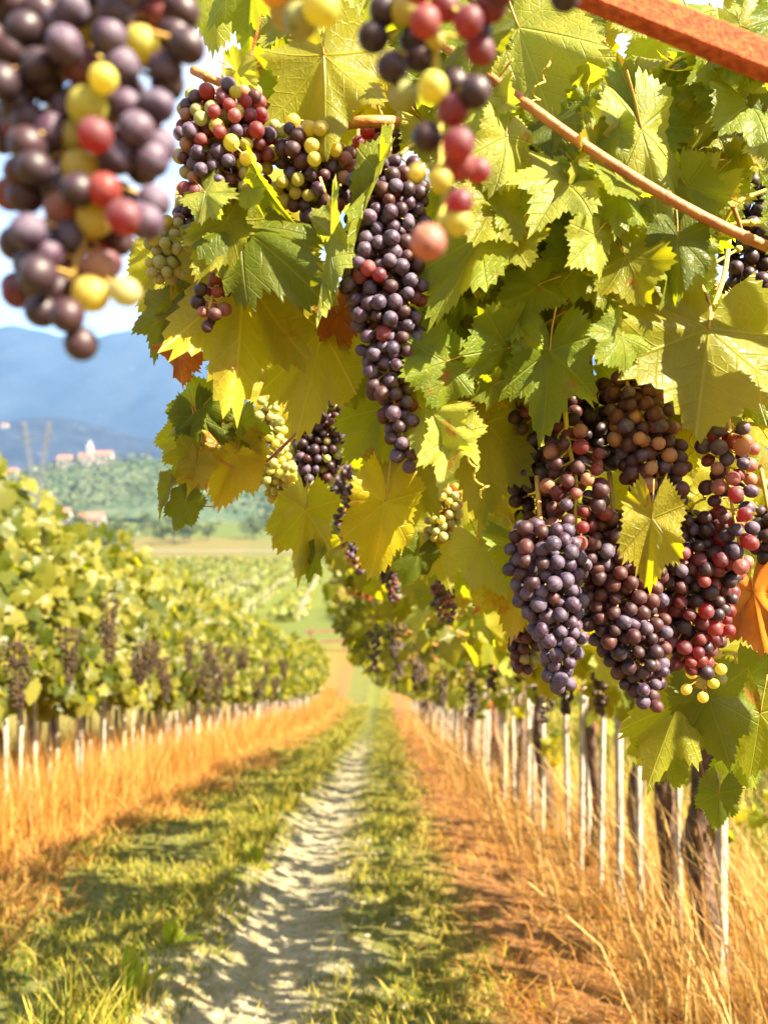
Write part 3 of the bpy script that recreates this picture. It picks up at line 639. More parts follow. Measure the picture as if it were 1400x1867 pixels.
# ------------------------------------------------------------------ near vines: leaves placed one by one
XR, XL = 1.29, -3.15
def vine_root(x, y, label, group):
    return empty('grapevine', (x, y, gzf(x, y)), label, 'grapevine', group)
def trunk(e, h, lean=(0, 0), r=.034, seg=9):
    p = []; n = 9; ph = random.uniform(0, 6)
    for i in range(n):
        t = i / (n - 1)
        p.append((lean[0] * t + .045 * math.sin(ph + 5 * t) * (t > 0), lean[1] * t + .05 * math.sin(ph * 2 + 4.5 * t), -.05 + (h + .05) * t))
    b = MB(); b.tube(p, [r * (1.45 - .75 * i / (n - 1)) * random.uniform(.75, 1.25) for i in range(n)], seg, wob=.16)
    obj('trunk', b.mesh('trunk', BARK, True), e); return Vector(p[-1])
def add_leaf(e, M, me):
    o = bpy.data.objects.new('leaf', me); COL.objects.link(o); o.parent = e
    o.matrix_local = Matrix.Translation(-Vector(e.location)) @ M
    return o
RG_GROUP = 'grapevines of the right row'
LG_GROUP = 'grapevines of the left row'
ORD = ['first', 'second', 'third', 'fourth', 'fifth', 'sixth', 'seventh', 'eighth', 'ninth', 'tenth', 'eleventh', 'twelfth', 'thirteenth', 'fourteenth', 'fifteenth', 'sixteenth', 'seventeenth', 'eighteenth', 'nineteenth', 'twentieth']
def ordn(i):
    if i < 20: return ORD[i]
    tens = {2: 'twenty', 3: 'thirty', 4: 'forty', 5: 'fifty', 6: 'sixty', 7: 'seventy', 8: 'eighty', 9: 'ninety'}; hd = i // 100; i = i % 100
    if hd: return ('one hundred and ' if i != 99 else '') + (ordn(i) if i != 99 else 'two hundredth')
    if i == 99: return 'hundredth'
    a, b = divmod(i + 1, 10)
    return {2: 'twentieth', 3: 'thirtieth', 4: 'fortieth', 5: 'fiftieth', 6: 'sixtieth', 7: 'seventieth', 8: 'eightieth', 9: 'ninetieth'}[a] if b == 0 else tens[a] + '-' + ORD[b - 1]

NEARV = []
NEARY = [.55, 1.15, 1.75, 2.35]
NLAB = ['near vine whose leaves fill the upper middle of the photo', 'vine whose leaves surround the cluster of dark bunches on the right', 'vine behind the near leaves in the canopy centre', 'vine with olive leaves drooping low beneath the right cluster of bunches']
for y, lb in zip(NEARY, NLAB):
    e = vine_root(XR, y, lb, RG_GROUP); NEARV.append(e)
    top = trunk(e, 1.15, (-.05, .02))
    b = MB()
    b.tube(bez([top, top + Vector((-.35, .05, .25)), top + Vector((-.8, .1, .45)), top + Vector((-1.35, .1, .6))], 5), list(np.linspace(.016, .006, 16)), 7)
    b.tube(bez([top, top + Vector((-.25, .25, .3)), top + Vector((-.7, .4, .55)), top + Vector((-1.2, .45, .7))], 5), list(np.linspace(.014, .005, 16)), 7)
    obj('cane', b.mesh('cane', CANE, True), e)

LEAVES = [
 # ax, ay, tx, ty, depth, width, roll, pitch, colour, variant
 (590, 100, 597, 295, .79, 1.05, 8, 8, 'o', 0), (1292, 600, 1255, 800, .78, 1.55, -6, 12, 'o', 1), (588, 600, 548, 815, .87, .80, 18, 0, 'y', 2), (445, 500, 428, 765, .83, .85, -10, 0, 'y', 3),
 (440, 415, 582, 535, .79, .85, -15, 25, 'd', 4), (415, 400, 368, 525, .785, .8, 10, 5, 'o', 5), (470, 315, 515, 408, .77, .55, 55, 0, 'g', 6), (375, 352, 420, 410, .77, .9, 0, 35, 'p', 7), (455, 345, 480, 378, .775, 1.2, 0, 30, 'p', 8),
 (692, 318, 630, 470, .755, .4, 62, 0, 'g', 0), (603, 425, 583, 592, .76, .4, 62, 0, 'p', 1), (945, 50, 1003, 238, .84, 1.05, 15, 10, 'p', 2), (1168, 235, 1125, 92, .83, 1.0, -12, 5, 'g', 3), (1168, 235, 1222, 418, .77, .75, -18, 0, 'p', 4),
 (1078, 455, 972, 402, .82, .95, 0, 30, 'g', 5), (1085, 460, 1165, 360, .83, 1.0, 0, -10, 'd', 6), (1085, 452, 1252, 500, .81, 1.05, -10, 28, 'g', 7), (965, 340, 878, 475, .85, 1.0, 20, 15, 'd', 8), (1002, 640, 985, 795, .79, 1.0, 5, 10, 'g', 0),
 (812, 660, 728, 695, .765, 1.3, 0, 18, 'g', 1), (695, 745, 628, 850, .86, .85, -12, 10, 'g', 2), (742, 840, 735, 1000, .86, .75, 8, 0, 'o', 3), (702, 915, 683, 1055, .80, .85, -15, 0, 'y', 4), (888, 770, 880, 950, .87, .85, 10, 0, 'o', 5),
 (1040, 500, 1012, 660, .88, .95, 0, 0, 'o', 6), (1188, 945, 1182, 1075, .755, .72, 18, 0, 'y', 7), 
 (325, 640, 338, 708, .84, .8, 30, 0, 'r', 1), (615, 572, 628, 650, .86, .9, 20, 0, 'r', 2), (1372, 1080, 1390, 1215, .9, .8, 25, 0, 'r', 3), (950, 1035, 935, 1165, .90, .8, 20, 0, 'b', 4), (925, 1030, 868, 1120, .92, .9, 0, 0, 'b', 5),
 (305, 570, 268, 655, .9, .9, 25, 0, 'd', 6), (345, 562, 300, 640, .9, .9, 5, 0, 'o', 7), (290, 480, 262, 590, .95, .8, 30, 0, 'y', 8),
 (1235, 1285, 1180, 1425, .92, .9, 10, 0, 'o', 0), (1290, 1270, 1330, 1400, .92, 1.0, 0, 0, 'd', 1), (1385, 1300, 1372, 1430, .95, 1.0, 0, 0, 'o', 2), (1215, 1360, 1245, 1450, .95, 1.0, 0, 0, 'd', 3), (1310, 1445, 1300, 1515, .98, .9, 20, 0, 'd', 4), (1355, 1240, 1400, 1330, .98, 1, 0, 0, 'd', 5),
 (400, -30, 385, 92, .9, 1.0, 10, 0, 'p', 5), (462, -40, 435, 95, .85, .9, 35, 0, 'g', 6), (530, -40, 560, 75, .92, 1.0, 0, 0, 'p', 7), (600, -20, 598, 108, .88, 1.0, -10, 0, 'p', 8), (655, 60, 640, 185, .86, .8, 10, 0, 'p', 0), (430, 130, 478, 175, .8, .7, 40, 20, 'p', 1),
 (875, 430, 770, 600, .765, .6, 35, 15, 'g', 2), (1340, 185, 1365, 335, .86, 1.1, 0, 0, 'o', 3), (1300, 330, 1330, 430, .86, .9, 25, 10, 'g', 4), (1150, 505, 1200, 640, .87, .9, 0, 0, 'o', 5), (1110, 500, 1085, 650, .9, 1.0, 0, 0, 'o', 6), (1235, 540, 1150, 620, .9, .9, 20, 0, 'o', 7),
 (770, 745, 850, 825, .78, .8, 0, 40, 'p', 8), (825, 800, 800, 890, .77, .75, 10, 45, 'p', 0), (835, 690, 872, 810, .84, .9, 10, 10, 'b', 1), (900, 600, 935, 670, .80, .9, 20, 20, 'p', 2), (940, 640, 880, 760, .86, .9, 0, 0, 'b', 3),
 (1320, 870, 1280, 985, .88, .9, 0, 0, 'y', 4), (1160, 880, 1110, 960, .92, .9, 0, 0, 'o', 5), (505, 540, 478, 650, .9, .9, 0, 0, 'y', 6), (540, 490, 598, 570, .88, .9, 20, 0, 'y', 7), (560, 560, 525, 650, .9, 1, 0, 0, 'y', 8),
 (900, 230, 965, 330, .88, .9, 10, 0, 'g', 0), (850, 170, 830, 300, .95, 1.1, 0, 0, 'o', 1), (760, 70, 735, 200, .95, 1.1, 0, 0, 'o', 2), (1075, 560, 1150, 640, .95, 1, 0, 0, 'o', 3), (890, 460, 855, 560, .8, .8, 10, 30, 'g', 4), (980, 520, 905, 560, .79, .9, 0, 30, 'g', 5),
 (930, 570, 870, 640, .8, .7, 10, 40, 'g', 6), (1250, 340, 1290, 440, .80, .8, 30, 10, 'g', 7), (1275, 110, 1330, 190, .84, .9, 10, 20, 'g', 8), (1060, 60, 1110, 150, .9, 1.0, 0, 20, 'y', 0), (1215, 60, 1180, 150, .9, 1, 0, 0, 'p', 1), (1330, 60, 1390, 170, .95, 1.1, 0, 0, 'o', 2),
 (1385, 600, 1400, 760, .82, 1.0, 10, 20, 'p', 3), (1240, 770, 1260, 860, .92, .9, 0, 0, 'y', 4), (1000, 290, 940, 380, .84, .9, 10, 20, 'g', 5), (1010, 220, 1045, 300, .86, .7, 10, 10, 'g', 6), (1130, 290, 1090, 370, .9, .9, 0, 0, 'o', 7), (680, 180, 740, 260, .95, 1, 0, 0, 'y', 8),
 (556, 930, 545, 1055, 1.1, .8, 10, 0, 'o', 0), (525, 940, 500, 1005, 1.15, .8, 20, 0, 'o', 2), (575, 1010, 555, 1062, 1.1, .7, 20, 0, 'd', 3), (760, 1010, 735, 1070, 1.2, 1, 0, 0, 'd', 5), (800, 1000, 820, 1080, 1.2, 1, 0, 0, 'o', 6),
 (1255, 1300, 1300, 1360, .97, .9, 20, 20, 'g', 7), (1170, 1350, 1160, 1400, 1.0, .9, 0, 0, 'o', 8), (1350, 1370, 1320, 1450, 1.0, .9, 10, 0, 'g', 2), (900, 880, 940, 960, .98, 1, 0, 0, 'b', 3), (930, 950, 895, 1030, 1.0, 1, 0, 0, 'b', 4),
]
SHOOT = [(372, 738, 308, 800, 1.0, 1.0, 10, 0, 'g', 1), (362, 760, 395, 850, 1.0, 1.0, 0, 0, 'd', 2), (440, 770, 475, 830, 1.0, 1.0, 10, 0, 'd', 3), (428, 828, 400, 928, 1.0, 1.05, -5, 0, 'b', 4), (440, 830, 472, 890, 1.02, .9, 0, 0, 'b', 5), (350, 830, 310, 880, .99, 1.0, 0, 0, 'o', 6),
         (358, 850, 345, 915, .98, 1.0, 20, 0, 'b', 7), (338, 915, 318, 972, .97, .95, 0, 0, 'd', 8), (312, 885, 288, 945, .98, .7, 50, 0, 'd', 0), (400, 760, 420, 810, 1.03, .9, 0, 0, 'o', 1), (335, 790, 300, 850, 1.02, 1, 0, 0, 'o', 2)]
def place_leaf(rec, e=None, rg=random):
    ax, ay, tx, ty, D, wsc, roll, pitch, c, v = rec; wsc *= .80
    a = at(ax, ay, D); b = at(tx, ty, D); d = b - a; Lr = d.length
    axis = d.normalized(); view = Vector((0, -1, 0))
    side = axis.cross(view).normalized()
    axis = (Matrix.Rotation(R(pitch), 3, side) @ axis)               # tip turned towards the viewer
    nrm = Matrix.Rotation(R(pitch), 3, side) @ view
    nrm = Matrix.Rotation(R(roll), 3, axis) @ nrm
    if c in 'oyb' and random.random() < .8: nrm = -nrm               # most hang with the underside towards us
    sc = Lr / max(.35, math.cos(R(pitch)))
    e = e or NEARV[0 if (ax < 1000 and ay < 900) else 1 if ay < 1200 else 3]
    wx = sc * wsc / max(.5, math.cos(R(roll)) if abs(roll) < 45 else 1)
    return add_leaf(e, leaf_matrix(a, axis, nrm, (wx, sc)), LV[c, v])
for rec in LEAVES: place_leaf(rec)
for rec in SHOOT: place_leaf(rec, NEARV[2])

def near_cane(e, pts, r0, r1, mat=CANE, name='cane'):
    P = bez([Vector(at(*p)) - Vector(e.location) for p in pts], 5); b = MB(); b.tube(P, list(np.linspace(r0, r1, len(P))), 8)
    for i in range(3, len(P) - 1, 6):
        b.tube([P[i] - (P[i + 1] - P[i]).normalized() * .004, P[i], P[i] + (P[i + 1] - P[i]).normalized() * .004], [r0 * .9, r0 * 1.35, r0 * .9], 8)
    obj(name, b.mesh(name, mat, True), e)
near_cane(NEARV[0], [(790, 70, .84), (880, 132, .78), (960, 190, .745), (1060, 262, .74), (1190, 345, .735), (1310, 410, .74), (1440, 468, .75), (1600, 540, .80)], .0044, .0050)
near_cane(NEARV[0], [(1150, 355, .9), (1040, 330, .9), (960, 365, .92)], .003, .002, RACHIS_G)
near_cane(NEARV[0], [(1400, 345, .84), (1345, 370, .84), (1310, 420, .85)], .0022, .002, RACHIS_G)
near_cane(NEARV[0], [(1410, 408, .84), (1345, 408, .84), (1305, 430, .85)], .003, .003, RACHIS_G)
near_cane(NEARV[0], [(1080, 455, .83), (1020, 520, .84), (960, 590, .84), (920, 700, .85)], .0028, .002, RACHIS_G)
near_cane(NEARV[0], [(560, 232, .90), (670, 222, .84), (760, 224, .88)], .0062, .0060, CANE)
near_cane(NEARV[0], [(352, 128, .87), (400, 150, .86), (500, 190, .90)], .0045, .004, CANE)
near_cane(NEARV[0], [(482, -20, .85), (470, 50, .85), (455, 115, .85)], .002, .0015, RUST)
near_cane(NEARV[0], [(760, 260, .83), (690, 310, .80), (640, 380, .80)], .0022, .0018, RACHIS_G)
near_cane(NEARV[2], [(560, 770, 1.05), (480, 845, 1.02), (420, 850, 1.0), (370, 800, 1.0), (350, 740, 1.0)], .0022, .0012, CANE)
near_cane(NEARV[2], [(425, 862, 1.0), (400, 920, 1.0), (345, 918, .99)], .0012, .0008, RACHIS)
near_cane(NEARV[1], [(1295, 600, .80), (1300, 560, .84), (1320, 500, .9), (1330, 420, .95)], .002, .003, RACHIS_G)

def visible_clear(p, rad):
    """False when a random leaf at p would cover something the photograph shows (or the open valley at left)."""
    if p.y < .2 or p.y > 5: return True
    px = 700 + p.x / p.y * F; py = 933.5 - p.z / p.y * F; rp_ = rad / p.y * F
    if px < -300 or px > 1700 or py < -400: return True
    edge = np.interp(py, [-50, 300, 560, 700, 880, 1060, 1120, 1200], [300, 300, 290, 420, 520, 610, 660, 700])
    if px - rp_ * .8 < edge: return False
    low = np.interp(px, [500, 640, 700, 800, 900, 1100, 1400], [1000, 1060, 1130, 1210, 1240, 1330, 1420])
    if py + rp_ * .8 > low: return False
    for cx, cy_, rx, ry, d in OCC:
        if p.y < d + .03 and abs(px - cx) < rx + rp_ * .6 and abs(py - cy_) < ry + rp_ * .6: return False
    return True
def hbot(X): return float(np.interp(X, [-.5, -.26, .3, .7, 1.1, 1.6], [1.45, 1.38, 1.15, .98, .92, .92]))
def htop(X): return float(np.interp(X, [-.4, -.2, .5, 1.3, 1.7], [1.75, 2.0, 1.95, 1.8, 1.45]))
def rand_leaf_pose(p, rg, up=.5):
    hang = Vector((rg.gauss(-.25, .45), rg.gauss(-.1, .45), rg.gauss(-.75, .35))).normalized()
    nrm = Vector((rg.gauss(.1, .6), rg.gauss(-.25, .6), rg.gauss(up, .4)))
    return hang, nrm
rg = random.Random(33)
def small_leaves(n, x0, y0, x1, y1, d0, d1, s0, s1, cols, ei):
    got = 0
    for _ in range(n * 12):
        if got >= n: break
        px, py, D = rg.uniform(x0, x1), rg.uniform(y0, y1), rg.uniform(d0, d1)
        Lp = rg.uniform(s0, s1); a = rg.gauss(math.pi / 2 + .25, .8); p = at(px, py, D); qx, qy = px + math.cos(a) * Lp, py + math.sin(a) * Lp
        c = at(px + math.cos(a) * Lp * .5, py + math.sin(a) * Lp * .5, D)
        if not visible_clear(c, Lp * .55 * D / F): continue
        place_leaf((px, py, qx, qy, D, rg.uniform(.8, 1.15), max(-40, min(40, rg.gauss(-6, 30))), max(-25, min(34, rg.gauss(22, 26))), rg.choice(cols), rg.randrange(NV)), NEARV[ei]); got += 1
small_leaves(165, 830, 20, 1420, 640, .74, .92, 55, 125, 'ggggppod', 0)
small_leaves(45, 760, 560, 960, 1000, .78, .95, 50, 110, 'gggpoy', 1)
small_leaves(40, 480, 0, 900, 260, .86, 1.0, 60, 120, 'ggppoy', 0)
small_leaves(22, 600, 620, 760, 900, .88, 1.05, 60, 110, 'gggoy', 2)
small_leaves(26, 300, 440, 520, 720, .90, 1.0, 60, 110, 'ggoyd', 2)
for q_ in ((1470, 400, 1490, 520, .71), (1530, 450, 1520, 570, .70), (1500, 500, 1530, 610, .72), (1580, 400, 1570, 520, .69), (1460, 330, 1450, 440, .73)):  # unseen leaves added right of the frame to shade the largest leaf
    place_leaf(q_ + (1.0, 20, 15, 'g', rg.randrange(NV)), NEARV[1])
small_leaves(30, 1120, 560, 1420, 760, .84, .98, 60, 120, 'ggopy', 1)
for _ in range(16):
    x, y, D = rg.uniform(560, 1380), rg.uniform(30, 720), rg.uniform(.80, .97); a = rg.uniform(.1, 1.3) * rg.choice((1, -1)); l = rg.uniform(110, 260)
    near_cane(NEARV[0 if y < 400 else 1], [(x, y, D), (x + l * .5 * math.cos(a), y + l * .5 * math.sin(a) + rg.uniform(-20, 20), D + rg.uniform(-.02, .03)), (x + l * math.cos(a), y + l * math.sin(a), D + rg.uniform(0, .06))], rg.uniform(.0018, .0034), .0014, rg.choice((RACHIS_G, RACHIS, CANE)))
for _ in range(9):
    x, y, D = rg.uniform(600, 1350), rg.uniform(100, 900), rg.uniform(.78, .9); pts_ = []
    r_, dx = rg.uniform(8, 16), rg.uniform(-5, 5)
    for q in range(22): pts_.append((x + dx * q * .6 + r_ * math.sin(q * .85) * q / 22, y + 4.5 * q + r_ * .5 * math.cos(q * .85) * q / 22, D + .004 * math.cos(q * .85)))
    near_cane(NEARV[1], pts_, .0009, .0005, RACHIS_G, 'tendril')
rg = random.Random(21)
cnt = 0
for k in range(9000):
    if cnt >= 680: break
    Y = rg.uniform(1.35, 3.2); X = rg.uniform(-.34, 1.55)
    if 1.55 * F / Y < 0: continue
    hb, ht = hbot(X), htop(X); h = hb + (ht - hb) * rg.random() ** 1.15
    p = Vector((X, Y, gzf(X, Y) + h)); sz = rg.uniform(.055, .088)
    px = 700 + X / Y * F; py = 933.5 - p.z / Y * F
    if px > 1560 or py < -160: continue
    if not visible_clear(p, sz): continue
    if X > .30 and Y < 1.7 and math.sin(X * 9 + Y * 5) + math.sin(Y * 13 - X * 4) < .25: continue
    hang, nrm = rand_leaf_pose(p, rg)
    e = NEARV[min(3, max(1, int((Y - .85) / .6)))]
    add_leaf(e, leaf_matrix(p, hang, nrm, (sz * rg.uniform(.9, 1.1), sz)), LV[rg.choice('oooogggyydbp'), rg.randrange(NV)]); cnt += 1
# the leaf roof above and behind the frame: shades the scene as in the photo, out of view
def leaf_cloud(name, e, P, A, N, Sz, kind='stuff', mat=FARLEAF, n=11):
    """many simple lobed leaves in one mesh"""
    th, r, _ = leaf_outline(n, 5); k = len(P)
    loc = np.stack([r * np.sin(th), r * np.cos(th)], -1); loc = np.concatenate([[[0, 0]], loc])
    A = A / np.linalg.norm(A, axis=1, keepdims=True); N = N - A * (N * A).sum(1, keepdims=True); N /= np.linalg.norm(N, axis=1, keepdims=True); X = np.cross(A, N)
    d2 = (loc ** 2).sum(1)
    fold = RNG.uniform(-.2, .4, k)[:, None]; dr = RNG.uniform(.05, .4, k)[:, None]
    zz = fold * np.abs(loc[None, :, 0]) - dr * d2[None]
    V = P[:, None] + Sz[:, None, None] * (X[:, None] * loc[None, :, :1] + A[:, None] * loc[None, :, 1:2] + N[:, None] * zz[:, :, None])
    m = len(loc); b = np.arange(k)[:, None, None] * m
    tri = (b + np.array([(0, i + 1, i) for i in range(1, m - 1)])[None]).reshape(-1, 3)
    uv = np.tile(loc * .5 + .5, (k, 1))
    o = obj(name, np_mesh(name, V.reshape(-1, 3), [tri], mat, True, rnd=np.repeat(RNG.random(k), m), uv=uv), e); o['kind'] = kind; return o
def roof_points(n, y0, y1, rgx, xr=(-.34, 1.7), hb=hbot, ht=htop):
    X = rgx.uniform(xr[0], xr[1], n); Y = rgx.uniform(y0, y1, n); b = np.array([hb(x) for x in X]); t = np.array([ht(x) for x in X])
    h = b + (t - b) * rgx.random(n) ** .9
    return np.stack([X, Y, gz(X, Y) + h], -1)
def pose_arrays(n, rgx):
    A = np.stack([rgx.normal(-.2, .45, n), rgx.normal(0, .45, n), rgx.normal(-.75, .35, n)], -1)
    N = np.stack([rgx.normal(.25, .55, n), rgx.normal(-.2, .55, n), rgx.normal(.5, .4, n)], -1); return A, N
for i, (e, y) in enumerate(zip(NEARV, NEARY)):
    P = roof_points(420, y - .33, y + .33, RNG)
    px = 700 + P[:, 0] / np.maximum(P[:, 1], .05) * F; py = 933.5 - P[:, 2] / np.maximum(P[:, 1], .05) * F
    keep = (P[:, 1] < .1) | (py < -190) | (px > 1620)
    P = P[keep]; P = P[(P[:, 1] > .75) | (P[:, 0] > 1.0)]
    # thin the roof so that sun flecks reach the bunches
    P = P[RNG.random(len(P)) < np.where(P[:, 1] > 1.45, .62, np.where(P[:, 1] > .72, .16, .06))]
    if len(P):
        A_, N_ = pose_arrays(len(P), RNG); leaf_cloud('foliage', e, P - np.array(e.location), A_, N_, RNG.uniform(.06, .09, len(P)))

# ------------------------------------------------------------------ the vine rows
def stake(x, y, h, label, group, r=.018, lean=None):
    e = obj('vine_stake', None) if False else None
    b = MB(); l = lean or (random.uniform(-.03, .03), random.uniform(-.03, .03))
    b.tube([(0, 0, -.15), (l[0] * .5, l[1] * .5, h * .5), (l[0], l[1], h)], [r * 1.05, r, r * .95], 8)
    o = obj('vine_stake', b.mesh('vine_stake', STAKE, False)); o.location = (x, y, gzf(x, y)); tag(o, label, 'vine stake', group); return o
def vine(i, x, y, row, prof, nleaf, nstuff, xr, size, lab, grp, sun_side):
    rg = random.Random(900 + i + (0 if row == 'R' else 500)); rx = np.random.default_rng(900 + i + (0 if row == 'R' else 500))
    e = vine_root(x, y, lab, grp); hb, ht = prof
    top = trunk(e, rg.uniform(1.0, 1.2), (rg.uniform(-.08, .08), rg.uniform(-.1, .1)), rg.uniform(.030, .048) * (1 if row == 'R' else .62), 9 if y < 9 else 6)
    b = MB(); w2 = xr[0] - x
    b.tube(bez([top, top + Vector((w2 * .3, .1, .22)), top + Vector((w2 * .7, .12, .45)), top + Vector((w2, .1, .6))], 4), list(np.linspace(.013, .005, 13)), 5)
    b.tube(bez([top, top + Vector((.05, -.2, .25)), top + Vector((-.02, -.3, .7)), top + Vector((.0, -.3, 1.0))], 4), list(np.linspace(.012, .004, 13)), 5)
    obj('cane', b.mesh('cane', CANE if row == 'R' else BARK, True), e)
    sp = .36 if row == 'R' else .32
    loc = np.array(e.location)
    def pts(n, shell):
        X = rx.uniform(xr[0], xr[1], n)
        if shell: X = np.where(rx.random(n) < .7, (xr[1] if row == 'L' else xr[0]) + (-1 if row == 'L' else 1) * np.abs(rx.normal(0, .18, n)), X)
        Y = rx.uniform(y - sp, y + sp, n); bb = np.array([hb(v) for v in X]); tt = np.array([ht(v) for v in X])
        bb = bb + .12 * np.sin(Y * 3.7 + X); tt = tt + .16 * np.sin(Y * 1.9 + 2) + rx.normal(0, .08, n)
        Q = np.stack([X, Y, gz(X, Y) + bb + (tt - bb) * rx.random(n)], -1)
        return Q[sunmask(Q)] if row == 'R' else Q
    P = pts(nleaf, True)
    for p in P:
        hang = Vector((rg.gauss(.25 if row == 'L' else -.25, .45), rg.gauss(-.1, .45), rg.gauss(-.75, .3)))
        nrm = Vector((rg.gauss(1.0 if row == 'L' else .1, .45), rg.gauss(-.5, .45), rg.gauss(.45, .35)))
        v = Vector(p)
        if row == 'R' and not visible_clear(v, .07): continue
        sz = rg.uniform(.7, 1.15) * size
        add_leaf(e, leaf_matrix(v, hang, nrm, (sz, sz)), rg.choice(MIDL))
    if nstuff:
        P = pts(nstuff, False)
        if row == 'R' and y < 13:  # added hidden top leaves, banded to throw shadow stripes across the track
            n2 = 230; X2 = rx.uniform(-.32, 1.6, n2); Y2 = rx.uniform(y - sp, y + sp, n2)
            Q = np.stack([X2, Y2, gz(X2, Y2) + np.array([ht(v) for v in X2]) - rx.uniform(0, .32, n2)], -1); P = np.concatenate([P, Q[bandmask(Q)]])
        if row == 'R':
            P = np.array([p for p in P if visible_clear(Vector(p), .07)]).reshape(-1, 3)
        if len(P):
            A_, N_ = pose_arrays(len(P), rx)
            if row == 'L': N_[:, 0] += .8; N_[:, 1] -= .4
            leaf_cloud('foliage', e, P - loc, A_, N_, rx.uniform(.75, 1.2, len(P)) * size * (1.0 + .012 * y))
    return e
def sunmask(P):
    X, Y = P[:, 0], P[:, 1]
    return (np.sin(Y * 4.3 + 1.2 * np.sin(X * 2.5)) + .8 * np.sin(Y * 9.7 + X * 1.5 + 1) > -.30) | (P[:, 2] - gz(X, Y) < 1.25)
def bandmask(P):
    X, Y = P[:, 0], P[:, 1]
    return np.sin(Y * 6.6 + .8 * np.sin(X * 2.1) + .4 * np.sin(Y * 1.7)) + .55 * np.sin(Y * 15.1 + X * 1.3) > .05
def ltop(x): return float(np.interp(x, [-4.0, -3.5, -3.1, -2.75, -2.55], [2.1, 2.75, 2.8, 2.4, 1.8]))
def lbot(x): return float(np.interp(x, [-4.0, -3.1, -2.6], [.95, .92, .98]))
SG_R = 'pale wooden stakes of the right vine row'; SG_L = 'pale wooden stakes of the left vine row'
y = 2.95; i = 0; NS = 0
while y < 34:
    nl = 130 if y < 7 else 100 if y < 12 else 50 if y < 16 else 0
    ns = 60 if y < 7 else 90 if y < 14 else 110
    if y > 20: ns = 80
    vine(i, XR + random.uniform(-.12, .02), y, 'R', (hbot, htop), nl, ns, (-.28, 1.6), .075, 'vine in the right row, %s along from the lower right corner' % ordn(i), RG_GROUP, 1)
    for s_ in range(2 if y < 18 else 1):
        stake(XR + random.uniform(-.16, -.02), y - .10 + s_ * .31 + random.uniform(-.05, .05), 1.15 if s_ else 1.45, 'pale stake in the right row, %s counted from the lower right corner' % ordn(NS), SG_R, r=random.uniform(.012, .020)); NS += 1
    y += .62 + random.uniform(-.06, .06); i += 1
y = 4.6; i = 0; NS = 0
while y < 38.5:
    nl = 150 if y < 12 else 70 if y < 18 else 0
    ns = 140 if y < 12 else 150 if y < 20 else 120
    vine(i, XL + random.uniform(-.06, .06), y, 'L', (lbot, ltop), nl, ns, (-3.85, -2.55), .118, 'vine in the left row, %s along from the left edge' % ordn(i), LG_GROUP, 1)
    for s_ in range(3 if y < 12 else 2):
        stake(XL + random.uniform(.02, .30), y - .18 + s_ * .19 + random.uniform(-.05, .05), 1.2, 'pale stake in the left row, %s counted from the left edge' % ordn(NS), SG_L, r=random.uniform(.013, .019)); NS += 1
    y += .56 + random.uniform(-.05, .05); i += 1
for (px, py, D, lb_) in ((1010, 1365, 6.0, 0), (1290, 1480, 3.1, 0), (1085, 1330, 4.8, 0), (1210, 1330, 3.6, 0), (1380, 1390, 2.9, 0), (930, 1280, 7.6, 0)):
    pc = at(px, py, D)
    ev = min([o for o in COL.objects if o.get('category') == 'grapevine' and abs(o.location.x - XR) < .3], key=lambda o: abs(o.location.y - D))
    for _ in range(12):
        p = pc + Vector((random.gauss(0, .06), random.gauss(0, .06), random.gauss(0, .10))); sz = random.uniform(.04, .075)
        add_leaf(ev, leaf_matrix(p, Vector((random.gauss(0, .5), random.gauss(0, .4), -.8)), Vector((random.gauss(.3, .5), -.7, random.gauss(.5, .4))), (sz, sz)), LV[random.choice('ogdy'), random.randrange(NV)])
# dark bunches hanging in the left row and along the right row (grapes too small to tell apart)
def far_bunch(p, Lb, Wd, label, group, mat, n=46):
    b = MB(); g = random.Random(int(p.y * 1000)); ico = []
    V, Fc = [], []
    for k in range(n):
        t = g.random(); rr = Wd * .5 * (1 - .75 * t); a = g.uniform(0, 6.28); q = g.random() ** .5
        c = np.array((rr * q * math.cos(a), rr * q * math.sin(a), -t * Lb)); r = .0105 * g.uniform(.85, 1.15)
        O = np.array([(1, 0, 0), (-1, 0, 0), (0, 1, 0), (0, -1, 0), (0, 0, 1), (0, 0, -1), (.58, .58, .58), (.58, -.58, .58), (-.58, .58, .58), (-.58, -.58, .58), (.58, .58, -.58), (.58, -.58, -.58), (-.58, .58, -.58), (-.58, -.58, -.58)]) * r + c
        b.add(O, [(0, 6, 4), (6, 2, 4), (2, 8, 4), (8, 1, 4), (1, 9, 4), (9, 3, 4), (3, 7, 4), (7, 0, 4), (6, 0, 10), (0, 7, 11), (2, 6, 10), (8, 2, 12), (1, 8, 12), (9, 1, 13), (3, 9, 13), (7, 3, 11),
                  (0, 5, 10), (10, 5, 2), (2, 5, 12), (12, 5, 1), (1, 5, 13), (13, 5, 3), (3, 5, 11), (11, 5, 0), (10, 0, 10), ][:24])
    e = empty('grape_bunch', p, label, 'grape bunch', group)
    o = obj('grapes', b.mesh('grapes', mat, True), e); o['kind'] = 'stuff'
    b = MB(); b.tube([(0, 0, .06), (0, 0, 0), (0, 0, -Lb * .8)], [.003, .0025, .0015], 4); obj('stem', b.mesh('stem', RACHIS), e)
DARKFAR = grape_mat('grape_black_far', (.012, .006, .012), (.020, .007, .012), (.045, .033, .05), .3, rough=.6, spec=.08)
DARKG = [GRAPEM['K'], GRAPEM['K'], GRAPEM['P']]
rg = random.Random(5); yy = 5.0; i = 0
